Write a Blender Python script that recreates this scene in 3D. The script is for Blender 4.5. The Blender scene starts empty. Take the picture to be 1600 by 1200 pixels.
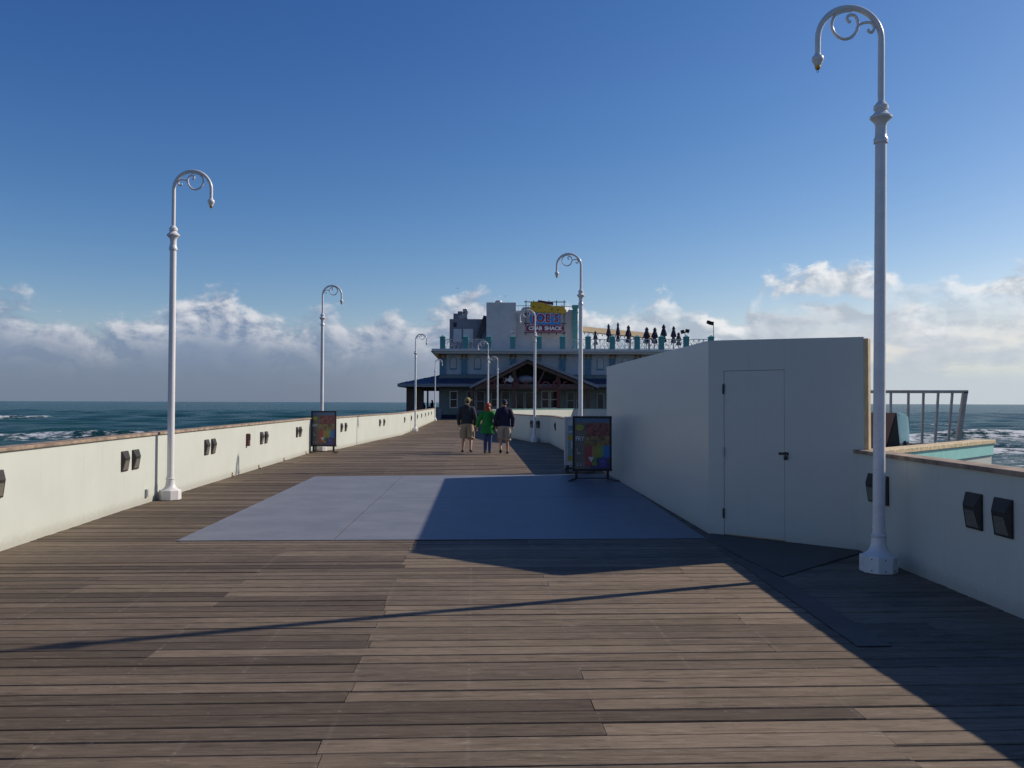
import bpy, bmesh, math, random
import numpy as np
from mathutils import Vector, Matrix, Euler
random.seed(7)
rng = np.random.default_rng(7)
R = math.radians
scene = bpy.context.scene
col = scene.collection

# ------------------------------------------------------------------ camera
H = 1.7            # eye height above the deck (m); layout is measured in eye heights
F = 1330.0         # focal length in pixels of a 1600 px wide frame
PITCH = math.atan(29.2 / F)
ROLL = 0.0034
cam_d = bpy.data.cameras.new("camera")
cam_d.sensor_width = 36.0
cam_d.lens = 36.0 * F / 1600.0
cam_d.clip_start = 0.05
cam_d.clip_end = 200000.0
cam = bpy.data.objects.new("camera", cam_d)
col.objects.link(cam)
CAMROT = Matrix.Rotation(R(90) + PITCH, 3, 'X') @ Matrix.Rotation(ROLL, 3, 'Z')
cam.matrix_world = Matrix.Translation((0, 0, H)) @ CAMROT.to_4x4()
scene.camera = cam


def ray(x, y):
    return CAMROT @ Vector(((x - 800) / F, -(y - 600) / F, -1.0))


def D(x, y, Y):
    """point seen at photo pixel x, y at distance Y ahead"""
    d = ray(x, y)
    return Vector((0, 0, H)) + d * (Y / d.y)


# ------------------------------------------------------------------ light
SUN_AZ = math.atan2(1.475, 0.58)          # from +Y towards +X
SUN_EL = math.atan2(1.0, math.hypot(1.475, 0.58))
sun_d = bpy.data.lights.new("sun", 'SUN')
sun_d.energy = 4.7
sun_d.angle = R(0.55)
sun_d.color = (1.0, 0.90, 0.76)
sun = bpy.data.objects.new("sun", sun_d)
col.objects.link(sun)
to_sun = Vector((math.sin(SUN_AZ) * math.cos(SUN_EL), math.cos(SUN_AZ) * math.cos(SUN_EL), math.sin(SUN_EL)))
sun.rotation_euler = to_sun.to_track_quat('Z', 'Y').to_euler()
sun.location = (40, 20, 40)

vs = scene.view_settings
vs.view_transform = 'Standard'
vs.look = 'None'
vs.exposure = 0.0
vs.gamma = 1.0
vs.use_curve_mapping = False


# ------------------------------------------------------------------ node helpers
class NT:
    def __init__(self, tree):
        self.t = tree

    def n(self, kind, **kw):
        nd = self.t.nodes.new(kind)
        for k, v in kw.items():
            setattr(nd, k, v)
        return nd

    def link(self, a, b):
        self.t.links.new(a, b)

    def _in(self, sock, v):
        if isinstance(v, bpy.types.NodeSocket):
            self.link(v, sock)
        elif v is not None:
            sock.default_value = v

    def math(self, op, a, b=None, c=None, clamp=False):
        nd = self.n('ShaderNodeMath', operation=op, use_clamp=clamp)
        self._in(nd.inputs[0], a)
        if b is not None:
            self._in(nd.inputs[1], b)
        if c is not None:
            self._in(nd.inputs[2], c)
        return nd.outputs[0]

    def noise(self, vec=None, scale=5.0, detail=4.0, rough=0.5, dist=0.0):
        nd = self.n('ShaderNodeTexNoise')
        if vec is not None:
            self.link(vec, nd.inputs['Vector'])
        nd.inputs['Scale'].default_value = scale
        nd.inputs['Detail'].default_value = detail
        nd.inputs['Roughness'].default_value = rough
        nd.inputs['Distortion'].default_value = dist
        return nd.outputs['Fac']

    def smooth(self, v, lo, hi):
        nd = self.n('ShaderNodeMapRange', interpolation_type='SMOOTHSTEP')
        self._in(nd.inputs['Value'], v)
        self._in(nd.inputs['From Min'], lo)
        self._in(nd.inputs['From Max'], hi)
        return nd.outputs['Result']

    def ramp(self, v, stops):
        nd = self.n('ShaderNodeValToRGB')
        cr = nd.color_ramp
        while len(cr.elements) < len(stops):
            cr.elements.new(0.5)
        for e, (p, c) in zip(cr.elements, stops):
            e.position = p
            e.color = c if len(c) == 4 else (*c, 1)
        self.link(v, nd.inputs['Fac'])
        return nd.outputs['Color']

    def mix(self, f, a, b, blend='MIX'):
        nd = self.n('ShaderNodeMix', data_type='RGBA', blend_type=blend)
        self._in(nd.inputs[0], f)
        for s, v in ((nd.inputs[6], a), (nd.inputs[7], b)):
            if isinstance(v, tuple) and len(v) == 3:
                v = (*v, 1)
            self._in(s, v)
        return nd.outputs[2]

    def comb(self, x, y, z):
        nd = self.n('ShaderNodeCombineXYZ')
        for s, v in zip(nd.inputs, (x, y, z)):
            self._in(s, v)
        return nd.outputs[0]

    def mapping(self, vec, scale=(1, 1, 1), rot=(0, 0, 0), loc=(0, 0, 0)):
        nd = self.n('ShaderNodeMapping')
        self.link(vec, nd.inputs['Vector'])
        nd.inputs['Scale'].default_value = scale
        nd.inputs['Rotation'].default_value = rot
        nd.inputs['Location'].default_value = loc
        return nd.outputs[0]


# ------------------------------------------------------------------ world: sky and far clouds
world = bpy.data.worlds.new("World")
scene.world = world
world.use_nodes = True
wt = NT(world.node_tree)
world.node_tree.nodes.clear()
sky = wt.n('ShaderNodeTexSky')
sky.sky_type = 'NISHITA'
sky.sun_disc = False
sky.sun_elevation = SUN_EL
sky.sun_rotation = SUN_AZ
sky.altitude = 0.0
sky.air_density = 1.0
sky.dust_density = 0.35
sky.ozone_density = 2.6
bg = wt.n('ShaderNodeBackground')
bg.inputs['Strength'].default_value = 0.085
# deepen the blue: per-channel response of the clear sky
sk = wt.n('ShaderNodeSeparateColor')
wt.link(sky.outputs[0], sk.inputs[0])
SKYS = bg.inputs['Strength'].default_value
cc = wt.n('ShaderNodeCombineColor')
for i_, (g_, a_, k_) in enumerate(((1.84, 3.89, .80), (1.44, 1.56, .96), (1.07, 1.068, 1.12))):
    v_ = wt.math('MULTIPLY', sk.outputs[i_], k_ * SKYS)
    v_ = wt.math('MINIMUM', wt.math('MULTIPLY', wt.math('POWER', v_, g_), a_ / SKYS), 0.95 / SKYS)
    wt.link(v_, cc.inputs[i_])
wt.link(cc.outputs[0], bg.inputs['Color'])
tc = wt.n('ShaderNodeTexCoord')
sep = wt.n('ShaderNodeSeparateXYZ')
wt.link(tc.outputs['Generated'], sep.inputs[0])
az = wt.math('ARCTAN2', sep.outputs[0], sep.outputs[1])
el = wt.math('ARCSINE', sep.outputs[2])
# height of the cloud tops around the horizon (azimuth -0.62 .. 0.62 -> 0..1)
tops = [(-0.62, .130), (-.575, .132), (-.545, .112), (-.50, .092), (-.45, .088), (-.405, .098), (-.37, .120), (-.335, .130),
        (-.30, .112), (-.26, .100), (-.215, .100), (-.175, .098), (-.14, .112), (-.11, .098), (-.085, .108), (-.055, .134), (-.03, .126), (-.005, .106),
        (.02, .112), (.07, .104), (.12, .110), (.19, .124), (.225, .100), (.262, .098), (.285, .140),
        (.33, .150), (.375, .160), (.415, .142), (.45, .118), (.49, .126), (.53, .138), (.62, .11)]
u01 = wt.math('MULTIPLY_ADD', az, 1 / 1.24, 0.5, clamp=True)
T = wt.ramp(u01, [((a + .62) / 1.24, (t * 5, t * 5, t * 5)) for a, t in tops])
T = wt.math('MULTIPLY', T, 0.2)
p = wt.comb(wt.math('MULTIPLY', az, 9.0), wt.math('MULTIPLY', el, 13.0), 0.0)
p2 = wt.comb(wt.math('MULTIPLY_ADD', az, 9.0, 0.10), wt.math('MULTIPLY_ADD', el, 13.0, 0.10), 0.0)
n1 = wt.noise(p, 2.3, 9, 0.58, 0.25)
n2 = wt.noise(p2, 2.3, 9, 0.58, 0.25)
depth = wt.math('SUBTRACT', wt.math('MULTIPLY_ADD', wt.math('SUBTRACT', n1, 0.5), 0.11, T), el)   # >0 inside
dens = wt.smooth(depth, -0.004, wt.math('MULTIPLY_ADD', wt.smooth(az, 0.05, -0.15), 0.007, 0.015))
hole = wt.smooth(wt.noise(wt.comb(wt.math('MULTIPLY', az, 4.0), wt.math('MULTIPLY', el, 16.0), 3.3), 2.0, 5, 0.5), 0.36, 0.52)
lowfill = wt.smooth(el, 0.075, 0.02)
dens = wt.math('MULTIPLY', dens, wt.math('MAXIMUM', wt.math('MULTIPLY_ADD', hole, 0.5, 0.5), wt.math('MAXIMUM', lowfill, wt.smooth(az, 0.12, -0.02))))
lr = wt.smooth(az, -0.30, 0.42)             # brighter towards the sun's side
gapn = wt.math('MULTIPLY_ADD', wt.math('SUBTRACT', n1, 0.5), 0.05, wt.math('SUBTRACT', el, 0.111))
gap = wt.math('MULTIPLY', wt.smooth(wt.math('ABSOLUTE', gapn), 0.013, 0.003), wt.math('MULTIPLY', wt.smooth(az, .255, .29), wt.smooth(az, .455, .39)))
dens = wt.math('MULTIPLY', dens, wt.math('MULTIPLY_ADD', gap, -0.9, 1.0))
puff = wt.math('MULTIPLY', wt.math('MULTIPLY', wt.smooth(az, -.43, -.37), wt.smooth(az, -.24, -.31)), wt.smooth(el, 0.055, 0.085))
puff = wt.math('MAXIMUM', puff, wt.math('MULTIPLY', wt.smooth(az, -.52, -.57), wt.smooth(el, 0.07, 0.1)))
relief = wt.math('MULTIPLY_ADD', wt.math('SUBTRACT', n1, n2), 4.4, 0.42, clamp=True)
topness = wt.smooth(depth, 0.075, 0.0)
lit = wt.math('MULTIPLY', relief, wt.math('MULTIPLY_ADD', topness, 0.85, wt.math('MULTIPLY_ADD', lr, 0.28, 0.10)), clamp=True)
lit = wt.math('MULTIPLY_ADD', puff, wt.math('MULTIPLY', relief, 0.4), lit, clamp=True)
c_dark = wt.mix(lr, (0.215, 0.285, 0.42), (0.46, 0.52, 0.60))
c_lite = wt.mix(lr, (0.70, 0.71, 0.75), (0.86, 0.87, 0.88))
c_cl = wt.mix(lit, c_dark, c_lite)
c_hz = wt.mix(lr, (0.155, 0.21, 0.30), (0.51, 0.58, 0.65))
c_cl = wt.mix(wt.smooth(el, 0.085, 0.008), c_cl, c_hz)
bgc = wt.n('ShaderNodeBackground')
bgc.inputs['Strength'].default_value = 1.0
wt.link(c_cl, bgc.inputs['Color'])
mx = wt.n('ShaderNodeMixShader')
wt.link(wt.math('MULTIPLY', dens, 0.93), mx.inputs[0])
wt.link(bg.outputs[0], mx.inputs[1])
wt.link(bgc.outputs[0], mx.inputs[2])
wo = wt.n('ShaderNodeOutputWorld')
wt.link(mx.outputs[0], wo.inputs[0])


# ------------------------------------------------------------------ materials
MATS = {}


def mat(name, color, rough=0.6, var=0.12, vscale=6.0, bump=0.0, bscale=40.0, metal=0.0, spec=0.5, stretch=(1, 1, 1), coat=0.0):
    m = bpy.data.materials.new(name)
    m.use_nodes = True
    t = NT(m.node_tree)
    b = m.node_tree.nodes['Principled BSDF']
    b.inputs['Roughness'].default_value = rough
    b.inputs['Metallic'].default_value = metal
    b.inputs['Specular IOR Level'].default_value = spec
    if coat:
        b.inputs['Coat Weight'].default_value = coat
    tcn = t.n('ShaderNodeTexCoord')
    v = t.mapping(tcn.outputs['Object'], stretch)
    nz = t.noise(v, vscale, 6, 0.6)
    lo = tuple(max(0, c * (1 - var)) for c in color)
    hi = tuple(min(1, c * (1 + var)) for c in color)
    c = t.mix(t.smooth(nz, 0.3, 0.7), lo, hi)
    t.link(c, b.inputs['Base Color'])
    t.link(t.math('MULTIPLY_ADD', nz, 0.16, rough - 0.08, clamp=True), b.inputs['Roughness'])
    if bump:
        bp = t.n('ShaderNodeBump')
        bp.inputs['Strength'].default_value = bump
        bp.inputs['Distance'].default_value = 0.01
        t.link(t.noise(v, bscale, 5, 0.6), bp.inputs['Height'])
        t.link(bp.outputs[0], b.inputs['Normal'])
    MATS[name] = m
    return m


def stained(name, color, stain, rough=0.5, amount=0.5):
    """painted board with drips, scuffs and grime"""
    m = mat(name, color, rough, 0.03, 1.2, 0.12, 60)
    t = NT(m.node_tree)
    b = m.node_tree.nodes['Principled BSDF']
    base = b.inputs['Base Color'].links[0].from_socket
    geo = t.n('ShaderNodeNewGeometry')
    drip = t.noise(t.mapping(geo.outputs['Position'], (9, 9, 0.45)), 1.6, 6, 0.62)
    spots = t.noise(t.mapping(geo.outputs['Position'], (1, 1, 1)), 16.0, 4, 0.7)
    f = t.math('MULTIPLY', t.smooth(drip, 0.56, 0.78), amount * 0.55)
    f2 = t.math('MULTIPLY', t.smooth(spots, 0.66, 0.74), amount * 0.5)
    sp = t.n('ShaderNodeSeparateXYZ')
    t.link(geo.outputs['Position'], sp.inputs[0])
    low = t.math('MULTIPLY', t.smooth(t.math('MULTIPLY_ADD', spots, -0.16, sp.outputs[2]), 0.09, -0.06), amount * 0.9)
    f = t.math('MAXIMUM', t.math('MAXIMUM', f, f2), low, clamp=True)
    t.link(t.mix(f, base, stain), b.inputs['Base Color'])
    return m


M_wall = stained('wall_paint', (0.485, 0.512, 0.462), (0.29, 0.27, 0.22), 0.55, 0.55)
M_panel = stained('panel_paint', (0.44, 0.475, 0.45), (0.32, 0.33, 0.29), 0.36, 0.35)
M_pole = mat('pole_paint', (0.70, 0.68, 0.67), 0.28, 0.04, 4)
M_brass = mat('brass', (0.55, 0.30, 0.06), 0.4, 0.2, 20, metal=0.7)
M_black = mat('black_metal', (0.012, 0.012, 0.016), 0.45, 0.2, 10)
M_bronze = mat('bronze_metal', (0.032, 0.029, 0.026), 0.55, 0.2, 14, spec=0.3)
M_lens = mat('light_lens', (0.15, 0.14, 0.12), 0.4, 0.25, 30, spec=0.3)
M_coping = mat('coping_wood', (0.265, 0.195, 0.14), 0.75, 0.45, 5, 0.4, 30, stretch=(1, 1, 1))
M_pale_wood = mat('pale_wood', (0.52, 0.40, 0.23), 0.7, 0.22, 9, 0.3, 40, stretch=(6, 6, 1))
M_chip = mat('chip_board', (0.56, 0.44, 0.27), 0.75, 0.4, 26, 0.4, 60)
M_turq = mat('turquoise_paint', (0.26, 0.58, 0.54), 0.5, 0.08, 5)
M_teal = mat('teal_paint', (0.09, 0.32, 0.30), 0.5, 0.12, 3)
M_bluecol = mat('blue_paint', (0.10, 0.23, 0.30), 0.5, 0.12, 3)
M_bwall = mat('stucco', (0.55, 0.54, 0.53), 0.8, 0.07, 1.5, 0.1, 20)
M_bwall2 = mat('grey_stucco', (0.21, 0.205, 0.24), 0.8, 0.08, 1.5)
M_siding = mat('siding', (0.15, 0.18, 0.17), 0.6, 0.1, 2)
M_trim = mat('white_trim', (0.60, 0.58, 0.55), 0.5, 0.06, 3)
M_orange = mat('orange_bracket', (0.42, 0.20, 0.04), 0.6, 0.15, 4)
M_brown = mat('brown_timber', (0.095, 0.058, 0.042), 0.7, 0.3, 5)
M_reddish = mat('red_timber', (0.13, 0.04, 0.03), 0.7, 0.3, 5)
M_dark = mat('dark_boarding', (0.05, 0.05, 0.055), 0.8, 0.2, 3)
M_roof = mat('blue_metal_roof', (0.035, 0.05, 0.10), 0.45, 0.12, 3)  # blue metal, colour kept dark to stand in for shade on the roof
M_fascia = mat('grey_fascia', (0.22, 0.23, 0.26), 0.6, 0.1, 3)
M_glass = mat('dark_glass', (0.012, 0.014, 0.018), 0.12, 0.3, 2, spec=0.3)
M_unit = mat('galvanised', (0.34, 0.35, 0.37), 0.45, 0.12, 6, metal=0.3)
M_navy = mat('navy_canvas', (0.012, 0.014, 0.045), 0.85, 0.25, 8)
M_alu = mat('weathered_rail', (0.42, 0.36, 0.32), 0.5, 0.15, 8)
M_palepl = mat('pale_blue_plastic', (0.50, 0.68, 0.74), 0.25, 0.2, 9)
_t = NT(M_palepl.node_tree)                      # thin sheet plastic lets the low sun through
_tr = _t.n('ShaderNodeBsdfTranslucent')
_tr.inputs['Color'].default_value = (0.62, 0.80, 0.84, 1)
_mx = _t.n('ShaderNodeMixShader')
_mx.inputs[0].default_value = 0.65
_t.link(M_palepl.node_tree.nodes['Principled BSDF'].outputs[0], _mx.inputs[1])
_t.link(_tr.outputs[0], _mx.inputs[2])
_t.link(_mx.outputs[0], M_palepl.node_tree.nodes['Material Output'].inputs[0])
M_brownboard = mat('brown_board', (0.17, 0.10, 0.085), 0.6, 0.12, 5)
M_yellow = mat('yellow_sign', (0.62, 0.36, 0.02), 0.5, 0.08, 3)
M_signblue = mat('sign_blue', (0.03, 0.22, 0.55), 0.45, 0.08, 3)
M_maroon = mat('sign_maroon', (0.13, 0.02, 0.06), 0.5, 0.1, 3)
M_signred = mat('sign_red', (0.30, 0.02, 0.05), 0.5, 0.1, 3)
M_letred = mat('letter_red', (0.15, 0.022, 0.03), 0.6, 0.1, 3)
M_signwhite = mat('sign_white', (0.72, 0.70, 0.74), 0.5, 0.05, 3)
M_pink = mat('sign_pink', (0.50, 0.22, 0.30), 0.5, 0.05, 3)
M_skin = mat('skin', (0.50, 0.27, 0.18), 0.55, 0.08, 20)
M_khaki = mat('khaki_cloth', (0.36, 0.27, 0.17), 0.9, 0.15, 12, 0.3, 30)
M_stone = mat('stone_cloth', (0.34, 0.28, 0.21), 0.9, 0.15, 12, 0.3, 30)
M_charcoal = mat('charcoal_cloth', (0.030, 0.031, 0.036), 0.95, 0.2, 14, 0.3, 30)
M_navycl = mat('navy_cloth', (0.016, 0.011, 0.036), 0.95, 0.2, 14, 0.3, 30)
M_green = mat('green_cloth', (0.008, 0.20, 0.030), 0.85, 0.2, 14, 0.3, 30)
M_jean = mat('denim', (0.045, 0.065, 0.18), 0.9, 0.2, 16, 0.3, 40)
M_redhair = mat('red_hair', (0.30, 0.045, 0.010), 0.6, 0.35, 30)
M_darkhair = mat('dark_hair', (0.02, 0.015, 0.013), 0.6, 0.3, 30)
M_cap = mat('tan_cap', (0.27, 0.22, 0.09), 0.9, 0.15, 12)
M_shoe = mat('dark_shoe', (0.02, 0.014, 0.012), 0.6, 0.2, 12)
M_gull = mat('gull_grey', (0.20, 0.20, 0.22), 0.8, 0.3, 20)
M_gullw = mat('gull_white', (0.75, 0.75, 0.75), 0.8, 0.05, 20)
M_redbox = mat('red_box', (0.11, 0.03, 0.025), 0.5, 0.2, 12)
M_conc = mat('grey_box', (0.42, 0.43, 0.42), 0.6, 0.1, 12)
M_under = mat('dark_underlay', (0.02, 0.017, 0.015), 0.9, 0.2, 4)
M_canetal = mat('bin_grey', (0.16, 0.17, 0.19), 0.5, 0.15, 9)

# deck boards
AX = math.atan(60 / F)                   # the pier runs a little left of the view
m = bpy.data.materials.new('deck_boards')
m.use_nodes = True
t = NT(m.node_tree)
b = m.node_tree.nodes['Principled BSDF']
geo = t.n('ShaderNodeNewGeometry')
at = t.n('ShaderNodeAttribute', attribute_name='tone')
tone = t.n('ShaderNodeSeparateColor')
t.link(at.outputs['Color'], tone.inputs[0])
off = t.n('ShaderNodeVectorMath', operation='ADD')
rotp = t.mapping(geo.outputs['Position'], (1, 1, 1), (0, 0, -AX))
t.link(rotp, off.inputs[0])
sh = t.n('ShaderNodeVectorMath', operation='SCALE')
t.link(at.outputs['Color'], sh.inputs[0])
sh.inputs['Scale'].default_value = 37.0
t.link(sh.outputs[0], off.inputs[1])
grain = t.noise(t.mapping(off.outputs[0], (1.6, 42, 1)), 1.0, 7, 0.62, 0.6)
fine = t.noise(t.mapping(off.outputs[0], (5, 160, 1)), 1.0, 5, 0.6)
blot = t.noise(t.mapping(geo.outputs['Position'], (0.55, 0.9, 1)), 1.0, 5, 0.6)
c = t.mix(tone.outputs[0], (0.056, 0.041, 0.029), (0.305, 0.232, 0.160))
c = t.mix(tone.outputs[1], c, t.mix(0.40, c, (0.175, 0.136, 0.105)))
c = t.mix(t.math('MULTIPLY', t.smooth(grain, 0.36, 0.66), t.math('MULTIPLY_ADD', tone.outputs[0], 0.65, 0.12)), c, (0.245, 0.19, 0.138))
c = t.mix(t.math('MULTIPLY', t.smooth(grain, 0.46, 0.30), 0.65), c, (0.055, 0.040, 0.030))
c = t.mix(t.math('MULTIPLY', t.smooth(fine, 0.54, 0.68), 0.5), c, (0.05, 0.039, 0.033))
c = t.mix(t.math('MULTIPLY', t.smooth(blot, 0.42, 0.66), 0.42), c, (0.085, 0.066, 0.052))
fleck = t.noise(t.mapping(geo.outputs['Position'], (14, 30, 1)), 1.0, 3, 0.7)
c = t.mix(t.math('MULTIPLY', t.smooth(fleck, 0.70, 0.76), 0.55), c, (0.40, 0.36, 0.32))
worn = t.noise(t.mapping(geo.outputs['Position'], (5, 26, 1)), 1.0, 6, 0.7)
c = t.mix(t.math('MULTIPLY', t.smooth(worn, 0.54, 0.68), t.math('MULTIPLY_ADD', tone.outputs[0], 0.5, 0.18)), c, (0.33, 0.27, 0.215))
c = t.mix(t.math('MULTIPLY', t.smooth(worn, 0.46, 0.30), 0.6), c, (0.045, 0.034, 0.025))
mott = t.noise(t.mapping(off.outputs[0], (3.2, 15, 1)), 1.0, 6, 0.7, 0.8)
c = t.mix(t.math('MULTIPLY', t.smooth(mott, 0.48, 0.66), 0.45), c, t.mix(0.55, c, (0.04, 0.03, 0.022)))
knot = t.noise(t.mapping(off.outputs[0], (2.2, 9, 1)), 1.0, 2, 0.5)
c = t.mix(t.math('MULTIPLY', t.smooth(knot, 0.74, 0.79), 0.7), c, (0.045, 0.03, 0.025))
sxy = t.n('ShaderNodeSeparateXYZ')
t.link(rotp, sxy.inputs[0])
fv = t.math('ABSOLUTE', t.math('SUBTRACT', t.math('FRACT', t.math('MULTIPLY_ADD', sxy.outputs[0], 1 / 0.71, 0.73 / 0.71 + 40.5)), 0.5))
fu = t.math('ABSOLUTE', t.math('SUBTRACT', t.math('FRACT', t.math('MULTIPLY_ADD', sxy.outputs[1], 2 / 0.178, 8 / 0.178 + 80)), 0.5))
nail = t.math('MULTIPLY', t.smooth(fv, 0.014, 0.008), t.smooth(fu, 0.11, 0.06))
c = t.mix(t.math('MULTIPLY', nail, t.math('MULTIPLY', t.smooth(fleck, 0.50, 0.58), 0.7)), c, (0.26, 0.23, 0.20))
joist = t.math('MULTIPLY', t.smooth(fv, 0.035, 0.0), t.smooth(blot, 0.45, 0.6))
c = t.mix(t.math('MULTIPLY', joist, 0.12), c, (0.30, 0.26, 0.22))
t.link(c, b.inputs['Base Color'])
b.inputs['Specular IOR Level'].default_value = 0.12
t.link(t.math('MULTIPLY_ADD', grain, 0.25, 0.55), b.inputs['Roughness'])
bp = t.n('ShaderNodeBump')
bp.inputs['Strength'].default_value = 0.55
bp.inputs['Distance'].default_value = 0.006
t.link(t.math('ADD', grain, t.math('MULTIPLY', fine, 0.5)), bp.inputs['Height'])
t.link(bp.outputs[0], b.inputs['Normal'])
M_deck = m

# painted sheet laid on the deck
m = mat('sheet_paint', (0.18, 0.188, 0.215), 0.5, 0.10, 1.4, 0.12, 30, spec=0.2)
t = NT(m.node_tree)
b = m.node_tree.nodes['Principled BSDF']
base = b.inputs['Base Color'].links[0].from_socket
geo = t.n('ShaderNodeNewGeometry')
sc = t.noise(t.mapping(geo.outputs['Position'], (1.2, 3.0, 1), (0, 0, 0.3)), 2.2, 6, 0.7)
sp = t.noise(t.mapping(geo.outputs['Position'], (3, 3, 1)), 3.0, 5, 0.75)
c = t.mix(t.math('MULTIPLY', t.smooth(sc, 0.52, 0.72), 0.6), base, (0.125, 0.13, 0.15))
c = t.mix(t.math('MULTIPLY', t.smooth(sp, 0.60, 0.70), 0.5), c, (0.33, 0.335, 0.345))
c = t.mix(t.math('MULTIPLY', t.smooth(sp, 0.33, 0.27), 0.5), c, (0.09, 0.085, 0.09))
t.link(c, b.inputs['Base Color'])
M_sheet = m

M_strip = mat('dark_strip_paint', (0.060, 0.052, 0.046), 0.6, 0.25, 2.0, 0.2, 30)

# sea
m = bpy.data.materials.new('sea_water')
m.use_nodes = True
t = NT(m.node_tree)
b = m.node_tree.nodes['Principled BSDF']
geo = t.n('ShaderNodeNewGeometry')
pos = geo.outputs['Position']
fa = t.n('ShaderNodeAttribute', attribute_name='foam')
chop = t.noise(t.mapping(pos, (0.16, 0.42, 0.3)), 1.0, 8, 0.62, 0.4)
patch = t.noise(t.mapping(pos, (0.004, 0.012, 0.01)), 1.0, 5, 0.6)
c = t.mix(t.smooth(patch, 0.38, 0.62), (0.008, 0.044, 0.046), (0.013, 0.062, 0.062))
c = t.mix(t.math('MULTIPLY', t.smooth(chop, 0.5, 0.75), 0.35), c, (0.016, 0.060, 0.070))
ff = t.noise(t.mapping(pos, (0.35, 0.8, 0.5)), 1.0, 8, 0.72)
fm = t.math('MULTIPLY_ADD', fa.outputs['Fac'], 0.62, t.math('MULTIPLY_ADD', t.math('SUBTRACT', ff, 0.5), 1.7, -0.33))
foam = t.math('MULTIPLY', t.smooth(fm, 0.0, 0.20), t.smooth(fa.outputs['Fac'], 0.02, 0.25))
cap = t.noise(t.mapping(pos, (0.020, 0.10, 0.05)), 1.0, 8, 0.72)
foam = t.math('MAXIMUM', foam, t.math('MULTIPLY', t.smooth(cap, 0.735, 0.765), 0.75))
c = t.mix(foam, c, (0.62, 0.65, 0.67))
t.link(c, b.inputs['Base Color'])
b.inputs['IOR'].default_value = 1.15
b.inputs['Specular IOR Level'].default_value = 0.2
t.link(t.math('MULTIPLY_ADD', foam, 0.5, 0.24), b.inputs['Roughness'])
bp = t.n('ShaderNodeBump')
bp.inputs['Strength'].default_value = 1.0
bp.inputs['Distance'].default_value = 0.7
hgt = t.math('ADD', chop, t.math('MULTIPLY', t.noise(t.mapping(pos, (0.9, 2.0, 1)), 1.0, 5, 0.6), 0.25))
t.link(hgt, bp.inputs['Height'])
t.link(bp.outputs[0], b.inputs['Normal'])
M_sea = m


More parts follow.
